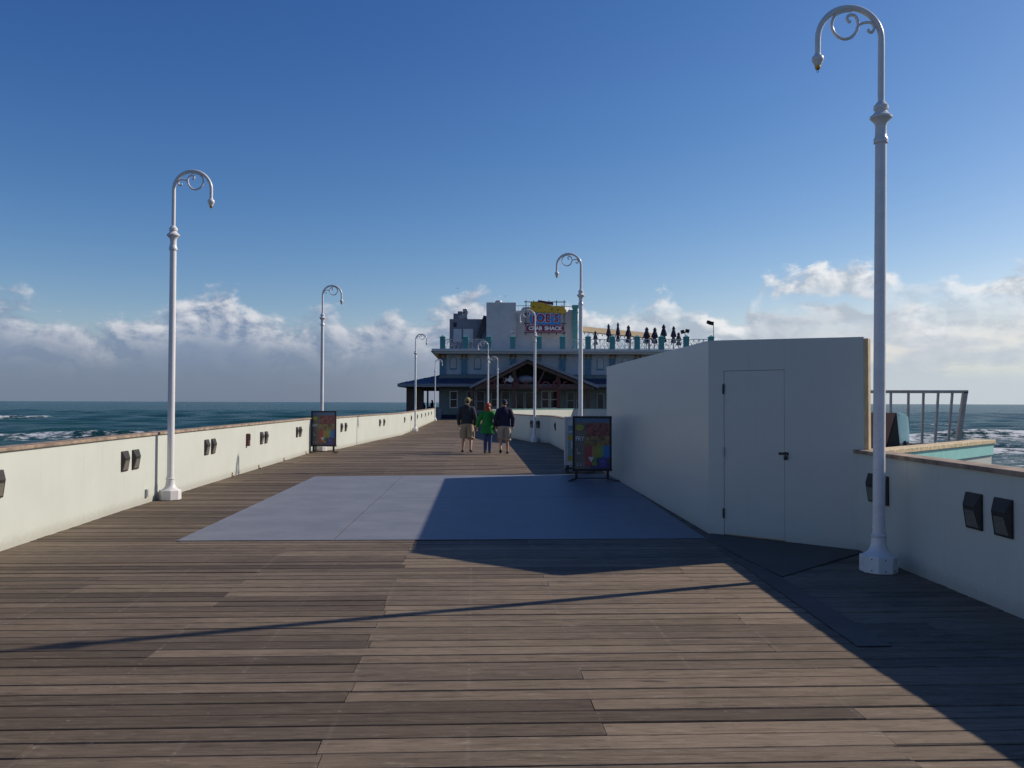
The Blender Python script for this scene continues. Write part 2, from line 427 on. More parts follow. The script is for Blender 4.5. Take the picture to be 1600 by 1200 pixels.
# ------------------------------------------------------------------ mesh helpers
class MB:
    def __init__(self):
        self.v, self.f, self.m, self.mats = [], [], [], []

    def _mi(self, m):
        if m is None:
            return 0
        if m not in self.mats:
            self.mats.append(m)
        return self.mats.index(m)

    def add(self, vs, fs, m=None):
        o = len(self.v)
        k = self._mi(m)
        self.v += [tuple(x) for x in vs]
        for f in fs:
            self.f.append([i + o for i in f])
            self.m.append(k)
        return self

    def box(self, x0, x1, y0, y1, z0, z1, m=None):
        return self.hexa([(x0, y0), (x1, y0), (x1, y1), (x0, y1)], z0, z1, m)

    def hexa(self, poly, z0, z1, m=None):
        """vertical prism over a counter-clockwise polygon; z may be per-corner lists"""
        n = len(poly)
        za = z0 if isinstance(z0, (list, tuple)) else [z0] * n
        zb = z1 if isinstance(z1, (list, tuple)) else [z1] * n
        vs = [(p[0], p[1], za[i]) for i, p in enumerate(poly)] + [(p[0], p[1], zb[i]) for i, p in enumerate(poly)]
        fs = [list(range(n))[::-1], list(range(n, 2 * n))]
        fs += [[i, (i + 1) % n, n + (i + 1) % n, n + i] for i in range(n)]
        return self.add(vs, fs, m)

    def slab(self, poly, y0, y1, m=None):
        """prism of an x,z outline between two depths"""
        n = len(poly)
        a = sum(poly[i][0] * poly[(i + 1) % n][1] - poly[(i + 1) % n][0] * poly[i][1] for i in range(n))
        if a < 0:
            poly = poly[::-1]
        vs = [(p[0], y0, p[1]) for p in poly] + [(p[0], y1, p[1]) for p in poly]
        fs = [list(range(n)), list(range(n, 2 * n))[::-1]]
        fs += [[(i + 1) % n, i, n + i, n + (i + 1) % n] for i in range(n)]
        return self.add(vs, fs, m)

    def bar(self, a, b2, w, d=None, m=None, up=(0, 0, 1)):
        a, b2 = Vector(a), Vector(b2)
        d = d or w
        ax = (b2 - a).normalized()
        upv = Vector(up)
        if abs(ax.dot(upv)) > 0.97:
            upv = Vector((0, 1, 0))
        s = ax.cross(upv).normalized()
        q = s.cross(ax).normalized()
        vs = []
        for pnt in (a, b2):
            for i, j in ((-1, -1), (1, -1), (1, 1), (-1, 1)):
                vs.append(pnt + s * (i * w / 2) + q * (j * d / 2))
        return self.add(vs, [[0, 3, 2, 1], [4, 5, 6, 7], [0, 1, 5, 4], [1, 2, 6, 5], [2, 3, 7, 6], [3, 0, 4, 7]][:] and
                        [[3, 2, 1, 0][::-1], [4, 5, 6, 7][::-1], [0, 1, 5, 4][::-1], [1, 2, 6, 5][::-1], [2, 3, 7, 6][::-1], [3, 0, 4, 7][::-1]], m)

    def lathe(self, prof, seg=20, c=(0, 0), m=None, rot=0.0):
        vs, fs = [], []
        for (r, z) in prof:
            for k in range(seg):
                a = rot + 2 * math.pi * k / seg
                vs.append((c[0] + r * math.cos(a), c[1] + r * math.sin(a), z))
        for i in range(len(prof) - 1):
            for k in range(seg):
                k2 = (k + 1) % seg
                fs.append([i * seg + k, i * seg + k2, (i + 1) * seg + k2, (i + 1) * seg + k])
        fs.append(list(range(seg))[::-1])
        fs.append([(len(prof) - 1) * seg + k for k in range(seg)])
        return self.add(vs, fs, m)

    def tube(self, pts, rad, seg=10, m=None, ry=None):
        pts = [Vector(q) for q in pts]
        n = len(pts)
        rad = rad if isinstance(rad, (list, tuple)) else [rad] * n
        vs, fs = [], []
        prev = None
        for i, pnt in enumerate(pts):
            d = (pts[min(i + 1, n - 1)] - pts[max(i - 1, 0)]).normalized()
            if prev is None:
                s = d.cross(Vector((0, 1, 0)))
                if s.length < 0.05:
                    s = d.cross(Vector((1, 0, 0)))
                s.normalize()
            else:
                s = (prev - d * prev.dot(d)).normalized()
            prev = s
            q = d.cross(s)
            r = rad[i]
            rx, r2 = r if isinstance(r, tuple) else (r, r if ry is None else ry)
            for k in range(seg):
                a = 2 * math.pi * k / seg
                vs.append(pnt + s * (rx * math.cos(a)) + q * (r2 * math.sin(a)))
        for i in range(n - 1):
            for k in range(seg):
                k2 = (k + 1) % seg
                fs.append([i * seg + k, i * seg + k2, (i + 1) * seg + k2, (i + 1) * seg + k])
        fs.append(list(range(seg))[::-1])
        fs.append([(n - 1) * seg + k for k in range(seg)])
        return self.add(vs, fs, m)

    def ell(self, c, r, seg=14, rings=9, m=None):
        prof = []
        vs, fs = [], []
        for i in range(rings + 1):
            a = -math.pi / 2 + math.pi * i / rings
            for k in range(seg):
                q = 2 * math.pi * k / seg
                ca = max(math.cos(a), 0.02)
                vs.append((c[0] + r[0] * ca * math.cos(q), c[1] + r[1] * ca * math.sin(q), c[2] + r[2] * math.sin(a)))
        for i in range(rings):
            for k in range(seg):
                k2 = (k + 1) % seg
                fs.append([i * seg + k, i * seg + k2, (i + 1) * seg + k2, (i + 1) * seg + k])
        return self.add(vs, fs, m)

    def text(self, s, size, M4, m=None, offset=0.0, extrude=0.004, align='CENTER', sx=1.0):
        cu = bpy.data.curves.new('tmp', 'FONT')
        cu.body = s
        cu.size = size
        cu.align_x = align
        cu.align_y = 'CENTER'
        cu.offset = offset
        cu.extrude = extrude
        cu.resolution_u = 3
        o = bpy.data.objects.new('tmp', cu)
        col.objects.link(o)
        dg = bpy.context.evaluated_depsgraph_get()
        me = bpy.data.meshes.new_from_object(o.evaluated_get(dg))
        S = M4 @ Matrix.Diagonal((sx, 1, 1, 1))
        self.add([S @ v.co for v in me.vertices], [list(q.vertices) for q in me.polygons], m)
        bpy.data.objects.remove(o)
        bpy.data.curves.remove(cu)
        bpy.data.meshes.remove(me)
        return self

    def build(self, name, m=None, parent=None, smooth=0, bevel=0.0):
        me = bpy.data.meshes.new(name)
        me.from_pydata(self.v, [], self.f)
        ms = self.mats if self.mats else [m]
        for q in ms:
            me.materials.append(q)
        if len(ms) > 1:
            me.polygons.foreach_set('material_index', self.m)
        bm = bmesh.new()
        bm.from_mesh(me)
        bmesh.ops.recalc_face_normals(bm, faces=bm.faces)
        bm.to_mesh(me)
        bm.free()
        if smooth:
            me.polygons.foreach_set('use_smooth', [True] * len(me.polygons))
            me.set_sharp_from_angle(angle=R(smooth))
        me.update()
        o = bpy.data.objects.new(name, me)
        col.objects.link(o)
        if parent is not None:
            o.parent = parent
        if bevel:
            bv = o.modifiers.new('bevel', 'BEVEL')
            bv.width = bevel
            bv.segments = 2
            bv.limit_method = 'ANGLE'
        return o


def tag(o, label=None, cat=None, group=None, kind=None):
    for k, v in (('label', label), ('category', cat), ('group', group), ('kind', kind)):
        if v:
            o[k] = v
    return o


def thing(name, label, cat, loc=(0, 0, 0), rz=0.0, group=None):
    o = bpy.data.objects.new(name, None)
    o.empty_display_size = 0.2
    col.objects.link(o)
    o.location = loc
    o.rotation_euler = (0, 0, rz)
    return tag(o, label, cat, group)


def copy_tree(o, parent=None):
    c2 = o.copy()
    col.objects.link(c2)
    c2.parent = parent
    for ch in list(o.children):
        copy_tree(ch, c2)
    return c2


# facing matrix: text in x,z plane seen from -y
FACE = Matrix.Rotation(R(90), 4, 'X')


def face_at(x, y, z, tilt=0.0):
    return Matrix.Translation((x, y, z)) @ FACE @ Matrix.Rotation(tilt, 4, 'Z')


# ------------------------------------------------------------------ layout of the pier (X, Y in eye heights, Y = k*F)
def hp(x, k):
    return Vector((x * H, k * F * H))


LEFT = [hp(-3.14, -0.0025), hp(-3.40, .00425), hp(-3.57, .0059), hp(-3.74, .0085), hp(-3.99, .0129), hp(-3.70, .01376),
        hp(-3.56, .0168), hp(-3.36, .0196), hp(-3.50, .0222), hp(-4.29, .0358)]
RIGHT = [hp(2.68, -0.0025), hp(2.395, .0030), hp(2.365, .00445)]
PA, PB, PC = hp(1.342, .00907), hp(1.514, .00493), hp(2.405, .00437)     # screen corners
FARR = [hp(1.345, .00912), hp(1.03, .0146), hp(0.94, .0160), hp(0.45, .0166), hp(-0.08, .0185), hp(-0.46, .0207), hp(-0.98, .0300)]
BW = [D(765, 637, 41.0 * H).xy, D(895, 637, 47.4 * H).xy]
CW = [BW[1], Vector((BW[1].x + 7.5, BW[1].y))]


def x_at(line, Y):
    for a, c2 in zip(line, line[1:]):
        if a.y <= Y <= c2.y:
            return a.x + (c2.x - a.x) * (Y - a.y) / (c2.y - a.y)
    return line[0].x if Y < line[0].y else line[-1].x


# ------------------------------------------------------------------ deck
ca, sa = math.cos(AX), math.sin(AX)
Avec, Bvec = Vector((-sa, ca)), Vector((ca, sa))


def lim(line, u):
    v = 0.0
    for _ in range(6):
        Y = u * ca + v * sa
        X = x_at(line, Y)
        v = (X + u * sa) / ca
    return v


DR = [hp(2.75, -0.0025), hp(2.46, .0030), hp(2.44, .0100), hp(1.12, .0147), hp(1.03, .0161), hp(.52, .0168), hp(0.0, .0187),
      hp(-.38, .0208), hp(-.90, .0300), hp(4.5, .0302), hp(4.5, .0420)]
DLN = [p - Vector((0.12, 0)) for p in LEFT] + [hp(-4.5, .042)]
mb = MB()
tones = []
PITCHW = 0.178
u = -4.0
row = 0
joists = [-0.73 + 1.42 * k for k in range(-9, 14)]
while u < 96:
    v0, v1 = lim(DLN, u), lim(DR, u)
    cuts = [v0]
    ph = random.choice([0, 1, 2, 0, 1])
    for k, jv in enumerate(joists):
        if v0 + 0.6 < jv < v1 - 0.6 and ((k + ph) % 3 == 0 or (k == 9 and random.random() < .3)):
            if random.random() < 0.92:
                cuts.append(jv + random.uniform(-.025, .025))
    cuts.append(v1)
    for c0, c1 in zip(cuts, cuts[1:]):
        zt = random.gauss(-0.002, 0.0012)
        tl = random.uniform(-0.0012, 0.0012)
        g = random.uniform(0.006, 0.011) if random.random() < 0.8 else random.uniform(0.011, 0.020)
        ua, ub = u + g, u + PITCHW - random.uniform(0.001, 0.003)
        e = 0.0025
        cu, cz = random.uniform(.003, .007), random.uniform(.004, .008)     # worn, rounded edges
        sec = [(ua, -0.04), (ua, zt - tl - cz), (ua + cu, zt - tl), (ub - cu, zt + tl), (ub, zt + tl - cz), (ub, -0.04)]
        dz = random.uniform(-.0015, .0015)
        bv = []
        for k_, vv in enumerate((c0 + e, c1 - e)):
            for uu, zz_ in sec:
                q_ = Avec * uu + Bvec * vv
                bv.append((q_.x, q_.y, zz_ + (dz if k_ and zz_ > -.03 else 0)))
        mb.add(bv, [[0, 1, 2, 3, 4, 5], [11, 10, 9, 8, 7, 6]] + [[i_, i_ + 6, (i_ + 1) % 6 + 6, (i_ + 1) % 6] for i_ in range(6)])
        mid = (c0 + c1) / 2
        # left boards: older, darker batch, plus weaker sun scatter put into the tone
        tv = min(1, max(0, random.gauss(0.58, 0.17) - 0.40 * min(1, max(0, (0.4 - mid) / 2.2)) * (1 if u < 24 else .5)))
        tones += [(tv, random.random(), random.random(), 1.0)] * 12
    u += PITCHW
    row += 1
deck = mb.build('pier_deck', M_deck)
ca_ = deck.data.color_attributes.new('tone', 'FLOAT_COLOR', 'POINT')
ca_.data.foreach_set('color', np.array(tones, dtype=np.float32).ravel())
tag(deck, 'weathered brown board deck of the pier', 'deck', kind='structure')
mb = MB()  # dark slab added under the boards so the gaps look shaded
mb.hexa([tuple(hp(-5.0, -0.003)), tuple(hp(3.0, -.003)), tuple(hp(3.0, .0105)), tuple(hp(5, .030)), tuple(hp(16, .042)), tuple(hp(16, .060)), tuple(hp(-8, .060)), tuple(hp(-8, .040)), tuple(hp(-4.6, .036)), tuple(hp(-4.4, .0130))], -0.45, -0.041)
tag(mb.build('deck_underlay', M_under), 'dark slab added under the deck boards to darken the gaps', 'deck', kind='structure')

# painted sheets on the deck
S0 = [D(276, 845.5, 1), D(1104, 838, 1), D(948, 743, 1), D(492, 744.5, 1)]


def G(x, y, z=0.0):
    d = ray(x, y)
    return Vector((0, 0, H)) + d * ((z - H) / d.z)


sheetz = (0.004, 0.009)
mb = MB()
gn = [G(276, 846), G(1103, 842), G(952, 742), G(842, 741), G(492, 745)]
# four plates with open seams between them
def lerp(a, b2, t_):
    return a + (b2 - a) * t_


bl, br, tl_, tr = G(276, 846), G(1103, 842), G(492, 745), G(952, 741)


def quad(u0, u1, v0, v1):
    q = []
    for uu, vv in ((u0, v0), (u1, v0), (u1, v1), (u0, v1)):
        q.append(tuple(lerp(lerp(bl, br, uu), lerp(tl_, tr, uu), vv).xy))
    return q


for (a0, a1, c0, c1) in ((0, .288, 0, 1), (.290, 1, 0, .50), (.290, 1, .503, 1)):
    mb.hexa(quad(a0, a1, c0, c1), sheetz[0], sheetz[1] + random.uniform(-.0012, .0012))
tag(mb.build('deck_plate', M_sheet), 'large grey-blue painted plate sheeting in the middle of the deck', 'floor plate')
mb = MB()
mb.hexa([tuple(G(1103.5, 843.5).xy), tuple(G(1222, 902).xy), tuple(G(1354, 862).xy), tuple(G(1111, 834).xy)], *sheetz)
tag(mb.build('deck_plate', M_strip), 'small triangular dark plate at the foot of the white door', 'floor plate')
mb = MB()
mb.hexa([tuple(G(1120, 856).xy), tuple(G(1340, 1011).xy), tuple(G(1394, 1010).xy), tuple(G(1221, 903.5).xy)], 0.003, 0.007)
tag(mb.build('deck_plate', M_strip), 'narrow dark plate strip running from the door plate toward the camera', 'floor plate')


# ------------------------------------------------------------------ walls
WH = 0.687 * H - 0.045


def offset_line(pts, d):
    """shift a polyline sideways by d (positive = to the right of its direction)"""
    out = []
    for i, pnt in enumerate(pts):
        a = pts[max(i - 1, 0)]
        c2 = pts[min(i + 1, len(pts) - 1)]
        d1 = (pnt - a).normalized() if i > 0 else (c2 - pnt).normalized()
        d2 = (c2 - pnt).normalized() if i < len(pts) - 1 else d1
        n1_ = Vector((d1.y, -d1.x))
        n2_ = Vector((d2.y, -d2.x))
        mm = (n1_ + n2_).normalized()
        out.append(pnt + mm * (d / max(0.4, mm.dot(n1_))))
    return out


def strip(mb, a, c2, z0, z1, mt=None):
    """solid between two polylines"""
    n = len(a)
    vs = []
    for i in range(n):
        vs += [(a[i].x, a[i].y, z0), (c2[i].x, c2[i].y, z0), (c2[i].x, c2[i].y, z1), (a[i].x, a[i].y, z1)]
    fs = [[0, 1, 2, 3], [4 * n - 1, 4 * n - 2, 4 * n - 3, 4 * n - 4]]
    for i in range(n - 1):
        for k in range(4):
            k2 = (k + 1) % 4
            fs.append([4 * i + k, 4 * i + 4 + k, 4 * i + 4 + k2, 4 * i + k2])
    mb.add(vs, fs, mt)


def parapet(name, line, side, label, h=WH, z0=-0.3, cop=M_coping, capw=0.035):
    mb = MB()
    strip(mb, line, offset_line(line, -0.17 * side), z0, h)
    w = tag(mb.build(name, M_wall, bevel=0.004), label, 'wall')
    mb = MB()
    strip(mb, offset_line(line, capw * side), offset_line(line, -0.22 * side), h + 0.002, h + 0.045)
    mb.build('coping', cop, w, bevel=0.006)
    return w


parapet('parapet_wall', LEFT, 1, 'long white parapet wall with wooden coping on the sunlit left side of the pier')
parapet('parapet_wall', RIGHT, -1, 'short shaded white parapet wall at the right behind the nearest lamp post')
parapet('parapet_wall', FARR, -1, 'shaded white parapet wall bending inward behind the three walkers and poster stands')
parapet('parapet_wall', BW, -1, 'bright sunlit white wall in front of the restaurant entrance', cop=M_teal, capw=0.01)
parapet('parapet_wall', [CW[0] + Vector((0.0, -0.0)), CW[1]], -1, 'dull shaded white wall meeting the sunlit wall near the tall screen', cop=M_teal, capw=0.01)

# ------------------------------------------------------------------ plywood screen with door
scr = thing('plywood_screen', 'tall white plywood screen of two angled panels with a door', 'screen', (PB.x, PB.y, 0))
base = scr.location


def loc2(p2):
    return Vector((p2.x - PB.x, p2.y - PB.y))


a2, b2, c2 = loc2(PA), loc2(PB), loc2(PC)
hA, hB, hC = 1.512 * H, 1.484 * H, 1.459 * H
TH = 0.045
dBC = (c2 - b2).normalized()
nBC = Vector((-dBC.y, dBC.x))            # away from the viewer
dAB = (b2 - a2).normalized()
nAB = Vector((-dAB.y, dAB.x))
nAB = nAB if nAB.x > 0 else -nAB
mb = MB()
mb.hexa([tuple(a2), tuple(b2 - dAB * .001), tuple(b2 + nAB * TH - dAB * .03), tuple(a2 + nAB * TH)], 0.001, [hA, hB, hB, hA])
mb.build('side_panel', M_panel, scr, bevel=0.002)
# front panel pieces around the door opening
L = (c2 - b2).length


def s_of(px):
    """distance along the front panel of a photo column"""
    d = ray(px, 720)
    k = d.x / d.y
    # b + dBC*s on line x = k*y (world)
    return (k * PB.y - PB.x) / (dBC.x - k * dBC.y)


sd0, sd1 = s_of(1131.5), s_of(1225.5)


def top(s):
    return hB + (hC - hB) * s / L


def zpx(px, py):
    s = s_of(px)
    w = Vector((PB.x, PB.y)) + dBC * s
    return D(px, py, w.y).z


zdt = zpx(1180, 579)


def seg(mb, s0, s1, z0, z1a, z1b=None, y0=0.0, y1=TH, m=None):
    z1b = z1a if z1b is None else z1b
    p = [b2 + dBC * s0 + nBC * y0, b2 + dBC * s1 + nBC * y0, b2 + dBC * s1 + nBC * y1, b2 + dBC * s0 + nBC * y1]
    mb.hexa([tuple(q) for q in p], z0, [z1a, z1b, z1b, z1a], m)


mb = MB()
g_ = 0.004
seg(mb, 0, sd0 - g_, 0.001, top(0), top(sd0))
seg(mb, sd1 + g_, L - 0.003, 0.001, top(sd1), top(L))
seg(mb, sd0 - g_, sd1 + g_, zdt + g_, top(sd0), top(sd1))
mb.build('front_panel', M_panel, scr, bevel=0.0015)
mb = MB()
seg(mb, sd0, sd1, 0.02, zdt, None, 0.004, TH - .004)
door = mb.build('door', M_panel, scr, bevel=0.002)
for pz in (608, 706, 802):
    z = zpx(1131, pz)
    mb = MB()
    seg(mb, sd0 - .022, sd0 - .004, z - .062, z + .062, None, -.006, .002)
    seg(mb, sd0 - .004, sd0 + .006, z - .066, z + .066, None, -.016, -.003)
    mb.build('hinge', M_unit if pz == 706 else M_bronze, door)
zl = zpx(1226, 709)
mb = MB()
seg(mb, sd1 - .07, sd1 + .055, zl - .016, zl + .016, None, -.008, -.001)
seg(mb, sd1 + .012, sd1 + .034, zl - .022, zl + .022, None, -.03, -.008)
mb.build('hasp', M_bronze, door)
mb = MB()
seg(mb, sd1 + .006, sd1 + .044, zl - .075, zl - .028, None, -.036, -.012, M_bronze)
pc = b2 + dBC * (sd1 + .025) + nBC * (-.024)
mb.tube([(pc.x - .012 * dBC.x, pc.y - .012 * dBC.y, zl - .03), (pc.x - .012 * dBC.x, pc.y - .012 * dBC.y, zl), (pc.x, pc.y, zl + .012), (pc.x + .012 * dBC.x, pc.y + .012 * dBC.y, zl), (pc.x + .012 * dBC.x, pc.y + .012 * dBC.y, zl - .03)], .004, 6, M_unit)
mb.build('padlock', M_bronze, door)
# raw timber stud closing the end of the front panel, standing on the parapet
mb = MB()
mb2 = MB()
seg(mb, L - 0.002, L + 0.048, WH + 0.05, top(L) - 0.02, None, -0.004, 0.085)
mb.build('end_stud', M_pale_wood, scr, bevel=0.003)
mb = MB()
for s_ in (0.05, sd0 - .12, sd1 + .07, L - .30):
    seg(mb, s_, s_ + .04, 0.02, top(s_) - .03, None, TH + .002, TH + .09)
for q0, q1, z0_, z1_ in ((sd0 - .05, sd0 + .03, 0.0008, zdt + .05), (sd1 - .03, sd1 + .05, 0.0008, zdt + .05), (sd0 + .03, sd1 - .03, zdt - .03, zdt + .05), (sd0 + .03, sd1 - .03, 0.0008, .07)):
    seg(mb, q0, q1, z0_, z1_, None, TH + .0008, TH + .05)  # stop strips added behind the door gaps to block light leaks
for z_ in (0.1, 1.2, 2.3):
    seg(mb, 0.09, L - .31, z_, z_ + .04, None, TH + .052, TH + .09)
mb.build('frame', M_pale_wood, scr)

# ------------------------------------------------------------------ lamp posts
U = H / 262.0          # one photo pixel on the nearest lamp post


def lamp_proto():
    L_ = thing('lamp_post', 'lamp', 'lamp post')
    mb = MB()
    r8 = 26 * U / math.cos(R(22.5))
    mb.lathe([(r8 * .985, 0), (r8, .006), (r8, 24 * U), (r8 * .97, 26 * U)], 8, rot=R(22.5))
    base_ = mb.build('base', M_pole, L_, bevel=0.004)
    pr = [(23.5, 26), (21.5, 27.5), (17.5, 30.5), (14.4, 34), (12.4, 39), (11.4, 45), (11.0, 53), (11.8, 54), (11.8, 57), (10.0, 58.5), (9.3, 70), (9.1, 100), (9.0, 300), (8.4, 664), (8.2, 668)]
    mb = MB()
    mb.lathe([(r * U, z * U) for r, z in pr], 28)
    mb.build('pole', M_pole, L_, smooth=40)
    pr = [(8.2, 668), (10.4, 669), (10.8, 672), (10.8, 676), (9.2, 678), (8.6, 684), (8.4, 694), (9.4, 700), (12.5, 704), (16.6, 708), (16.6, 711), (13, 714), (9.5, 718), (8.6, 720), (11, 722), (11, 728), (9, 730), (7.0, 733), (5.2, 735)]
    mb = MB()
    mb.lathe([(r * U, z * U) for r, z in pr], 28)
    mb.build('collar', M_pole, L_, smooth=40)
    # arm: from crop pixels (5 crop px = 1 photo px), x measured from the thin pipe towards the arm side
    def cp(x, y):
        return ((675 - x) / 5 * U, 0, (893 - y / 5) * U)
    pts = [cp(675, 790), cp(675, 600), cp(675, 420), cp(675, 340)]
    for k in range(0, 25):
        a = math.pi * k / 24
        pts.append(cp(423.5 + 251.5 * math.cos(a), 298 - 248 * math.sin(a)))
    pts += [cp(172, 340), cp(172, 390), cp(172, 425)]
    mb = MB()
    mb.tube(pts, [5.0 * U] * 4 + [(4.7 * U if k < 18 else 4.5 * U) for k in range(25)] + [4.4 * U] * 3, 14)
    mb.build('arm', M_pole, L_, smooth=50)
    def smoothpath(q, n=5):
        out = []
        for i in range(len(q) - 1):
            p0, p1, p2, p3 = q[max(i - 1, 0)], q[i], q[i + 1], q[min(i + 2, len(q) - 1)]
            for k in range(n):
                t_ = k / n
                out.append(tuple(0.5 * ((2 * p1[j]) + (-p0[j] + p2[j]) * t_ + (2 * p0[j] - 5 * p1[j] + 4 * p2[j] - p3[j]) * t_ ** 2 + (-p0[j] + 3 * p1[j] - 3 * p2[j] + p3[j]) * t_ ** 3) for j in range(2)))
        out.append(q[-1])
        return out
    s1 = smoothpath([(440, 72), (370, 80), (322, 102), (292, 142), (280, 200), (304, 256), (352, 292), (400, 298), (448, 274), (482, 225), (489, 170), (470, 122), (440, 106), (411, 116), (403, 142), (414, 162), (428, 158)])
    s2 = smoothpath([(478, 215), (506, 180), (548, 166), (592, 168), (614, 195), (614, 222), (596, 244), (572, 234), (574, 220)])
    s3 = smoothpath([(600, 172), (622, 190), (650, 196)])
    mb = MB()
    mb.tube([cp(*q) for q in s1], 2.5 * U, 8)
    mb.tube([cp(*q) for q in s2], 2.3 * U, 8)
    mb.tube([cp(*q) for q in s3], 2.2 * U, 8)
    mb.build('scroll', M_pole, L_, smooth=60)
    cx_ = cp(172, 0)[0]
    def zz(y):
        return (893 - y / 5) * U
    mb = MB()
    mb.lathe([(r * U, zz(y)) for r, y in ((3.6, 520), (6.2, 503), (6.6, 490), (8.6, 480), (9.2, 462), (8.6, 445), (6.0, 432), (5.0, 424), (4.5, 418))], 16, (cx_, 0))
    hd = mb.build('lamp_holder', M_pole, L_, smooth=50)
    mb = MB()
    mb.lathe([(r * U, zz(y)) for r, y in ((2.0, 546), (3.6, 540), (4.4, 534), (4.4, 508), (3.8, 500))], 12, (cx_, 0))
    mb.build('brass_fitting', M_brass, hd, smooth=50)
    mb = MB()
    mb.tube([(cx_ - .006, 0, zz(545)), (cx_ - .009, 0, zz(557)), (cx_ - .004, 0, zz(568)), (cx_ + .004, 0, zz(568)), (cx_ + .009, 0, zz(557)), (cx_ + .006, 0, zz(545))], .0028, 6)
    mb.build('hook_loop', M_black, hd)
    return L_


lampP = lamp_proto()
lamps = [
    (hp(2.19, .003835), math.pi, 'tallest white lamp post, nearest, in front of the plywood screen end', 0.0115),
    (hp(-3.485, .00655), 0.0, 'white scroll-armed lamp post nearest on the left wall, its shadow on the wall', 0.0),
    (hp(-3.86, .01300), 0.0, 'white scroll-armed lamp post rising behind the left poster stand', 0.0),
    (hp(1.085, .01015), math.pi, 'white scroll-armed lamp post rising behind the right black poster stand', 0.002),
    (hp(0.575, .0163), math.pi, 'white scroll-armed lamp post with its base in view just right of the walkers', 0.003),
    (hp(-3.35, .0222), 0.0, 'white scroll-armed lamp post on the left wall in front of the porch', 0.0),
    (hp(-0.925, .0247), math.pi, 'white scroll-armed lamp post right above the walker in green', 0.0),
    (hp(-0.69, .0306), math.pi, 'smallest white scroll-armed lamp post, between walker in green and walker in navy', 0.0),
    (hp(-4.23, .0352), 0.0, 'white scroll-armed lamp post at the far end of the left wall by the bin', 0.0),
]
for i, (p2, rz, lab, lean) in enumerate(lamps):
    o = lampP if i == 0 else copy_tree(lampP)
    o.location = (p2.x, p2.y, 0.0015)
    o.rotation_euler = (0, lean, rz) if rz == 0 else (0, -lean, rz)
    o.scale = (1, 1, {0: 1.007, 7: .95}.get(i, 1.0))
    tag(o, lab, 'lamp post', 'white scroll-armed lamp posts')

for a_, z in ((-90, .03), (-90, .14), (-45, .03), (-45, .14), (-135, .03), (-135, .14)):
    # bolts show on the nearest lamp post only
    mb = MB()
    aa = R(a_) + math.pi
    mb.ell((26 * U * math.cos(aa), 26 * U * math.sin(aa), z), (.007, .007, .007), 8, 5)
    mb.build('bolt', M_bronze, [c_ for c_ in lampP.children if c_.name.startswith('base')][0])

# ------------------------------------------------------------------ wedge wall lights
def light_proto():
    W, Ht, P = 0.245, 0.315, 0.062
    o = thing('wall_light', 'x', 'wall light')
    zr = Ht * 0.16
    mb = MB()
    x0, x1 = -W / 2, W / 2
    vs = [(x0, 0, -Ht / 2), (x1, 0, -Ht / 2), (x1, 0, Ht / 2), (x0, 0, Ht / 2), (x0 + .03, -P, zr), (x1 - .03, -P, zr)]
    vs += [(x0, -.018, -Ht / 2), (x1, -.018, -Ht / 2), (x1, -.018, Ht / 2), (x0, -.018, Ht / 2)]
    mb.add(vs, [[0, 3, 2, 1], [0, 1, 7, 6], [1, 2, 8, 7], [2, 3, 9, 8], [3, 0, 6, 9], [9, 8, 5, 4], [6, 7, 5, 4], [6, 4, 9], [7, 8, 5]])
    mb.build('housing', M_bronze, o, bevel=0.003)
    mb = MB()
    # lens set in the lower sloping face
    def low(x, t_):
        a = Vector((x0 if x < 0 else x1, -.018, -Ht / 2))
        q = Vector((x0 + .03 if x < 0 else x1 - .03, -P, zr))
        r = a + (q - a) * t_
        return Vector((r.x - math.copysign(.028, x), r.y - .004, r.z))
    mb.add([low(-1, .10), low(1, .10), low(1, .80), low(-1, .80)], [[0, 1, 2, 3]])
    q = [Vector(v) + Vector((0, .006, .002)) for v in mb.v]
    mb.add(q, [[3, 2, 1, 0]])
    mb.f += [[0, 1, 5, 4], [1, 2, 6, 5], [2, 3, 7, 6], [3, 0, 4, 7]]
    mb.m += [0] * 4
    mb.build('lens', M_lens, o)
    return o


def on_wall(line, px, side):
    d = ray(px, 690)
    k = d.x / d.y
    for a, c2 in zip(line, line[1:]):
        e = c2 - a
        den = e.x - k * e.y
        if abs(den) < 1e-9:
            continue
        t_ = (k * a.y - a.x) / den
        if -1e-6 <= t_ <= 1 and (a + e * t_).y > 0:
            dd = e.normalized()
            n_ = Vector((dd.y, -dd.x)) * side
            return a + e * t_, n_
    return None


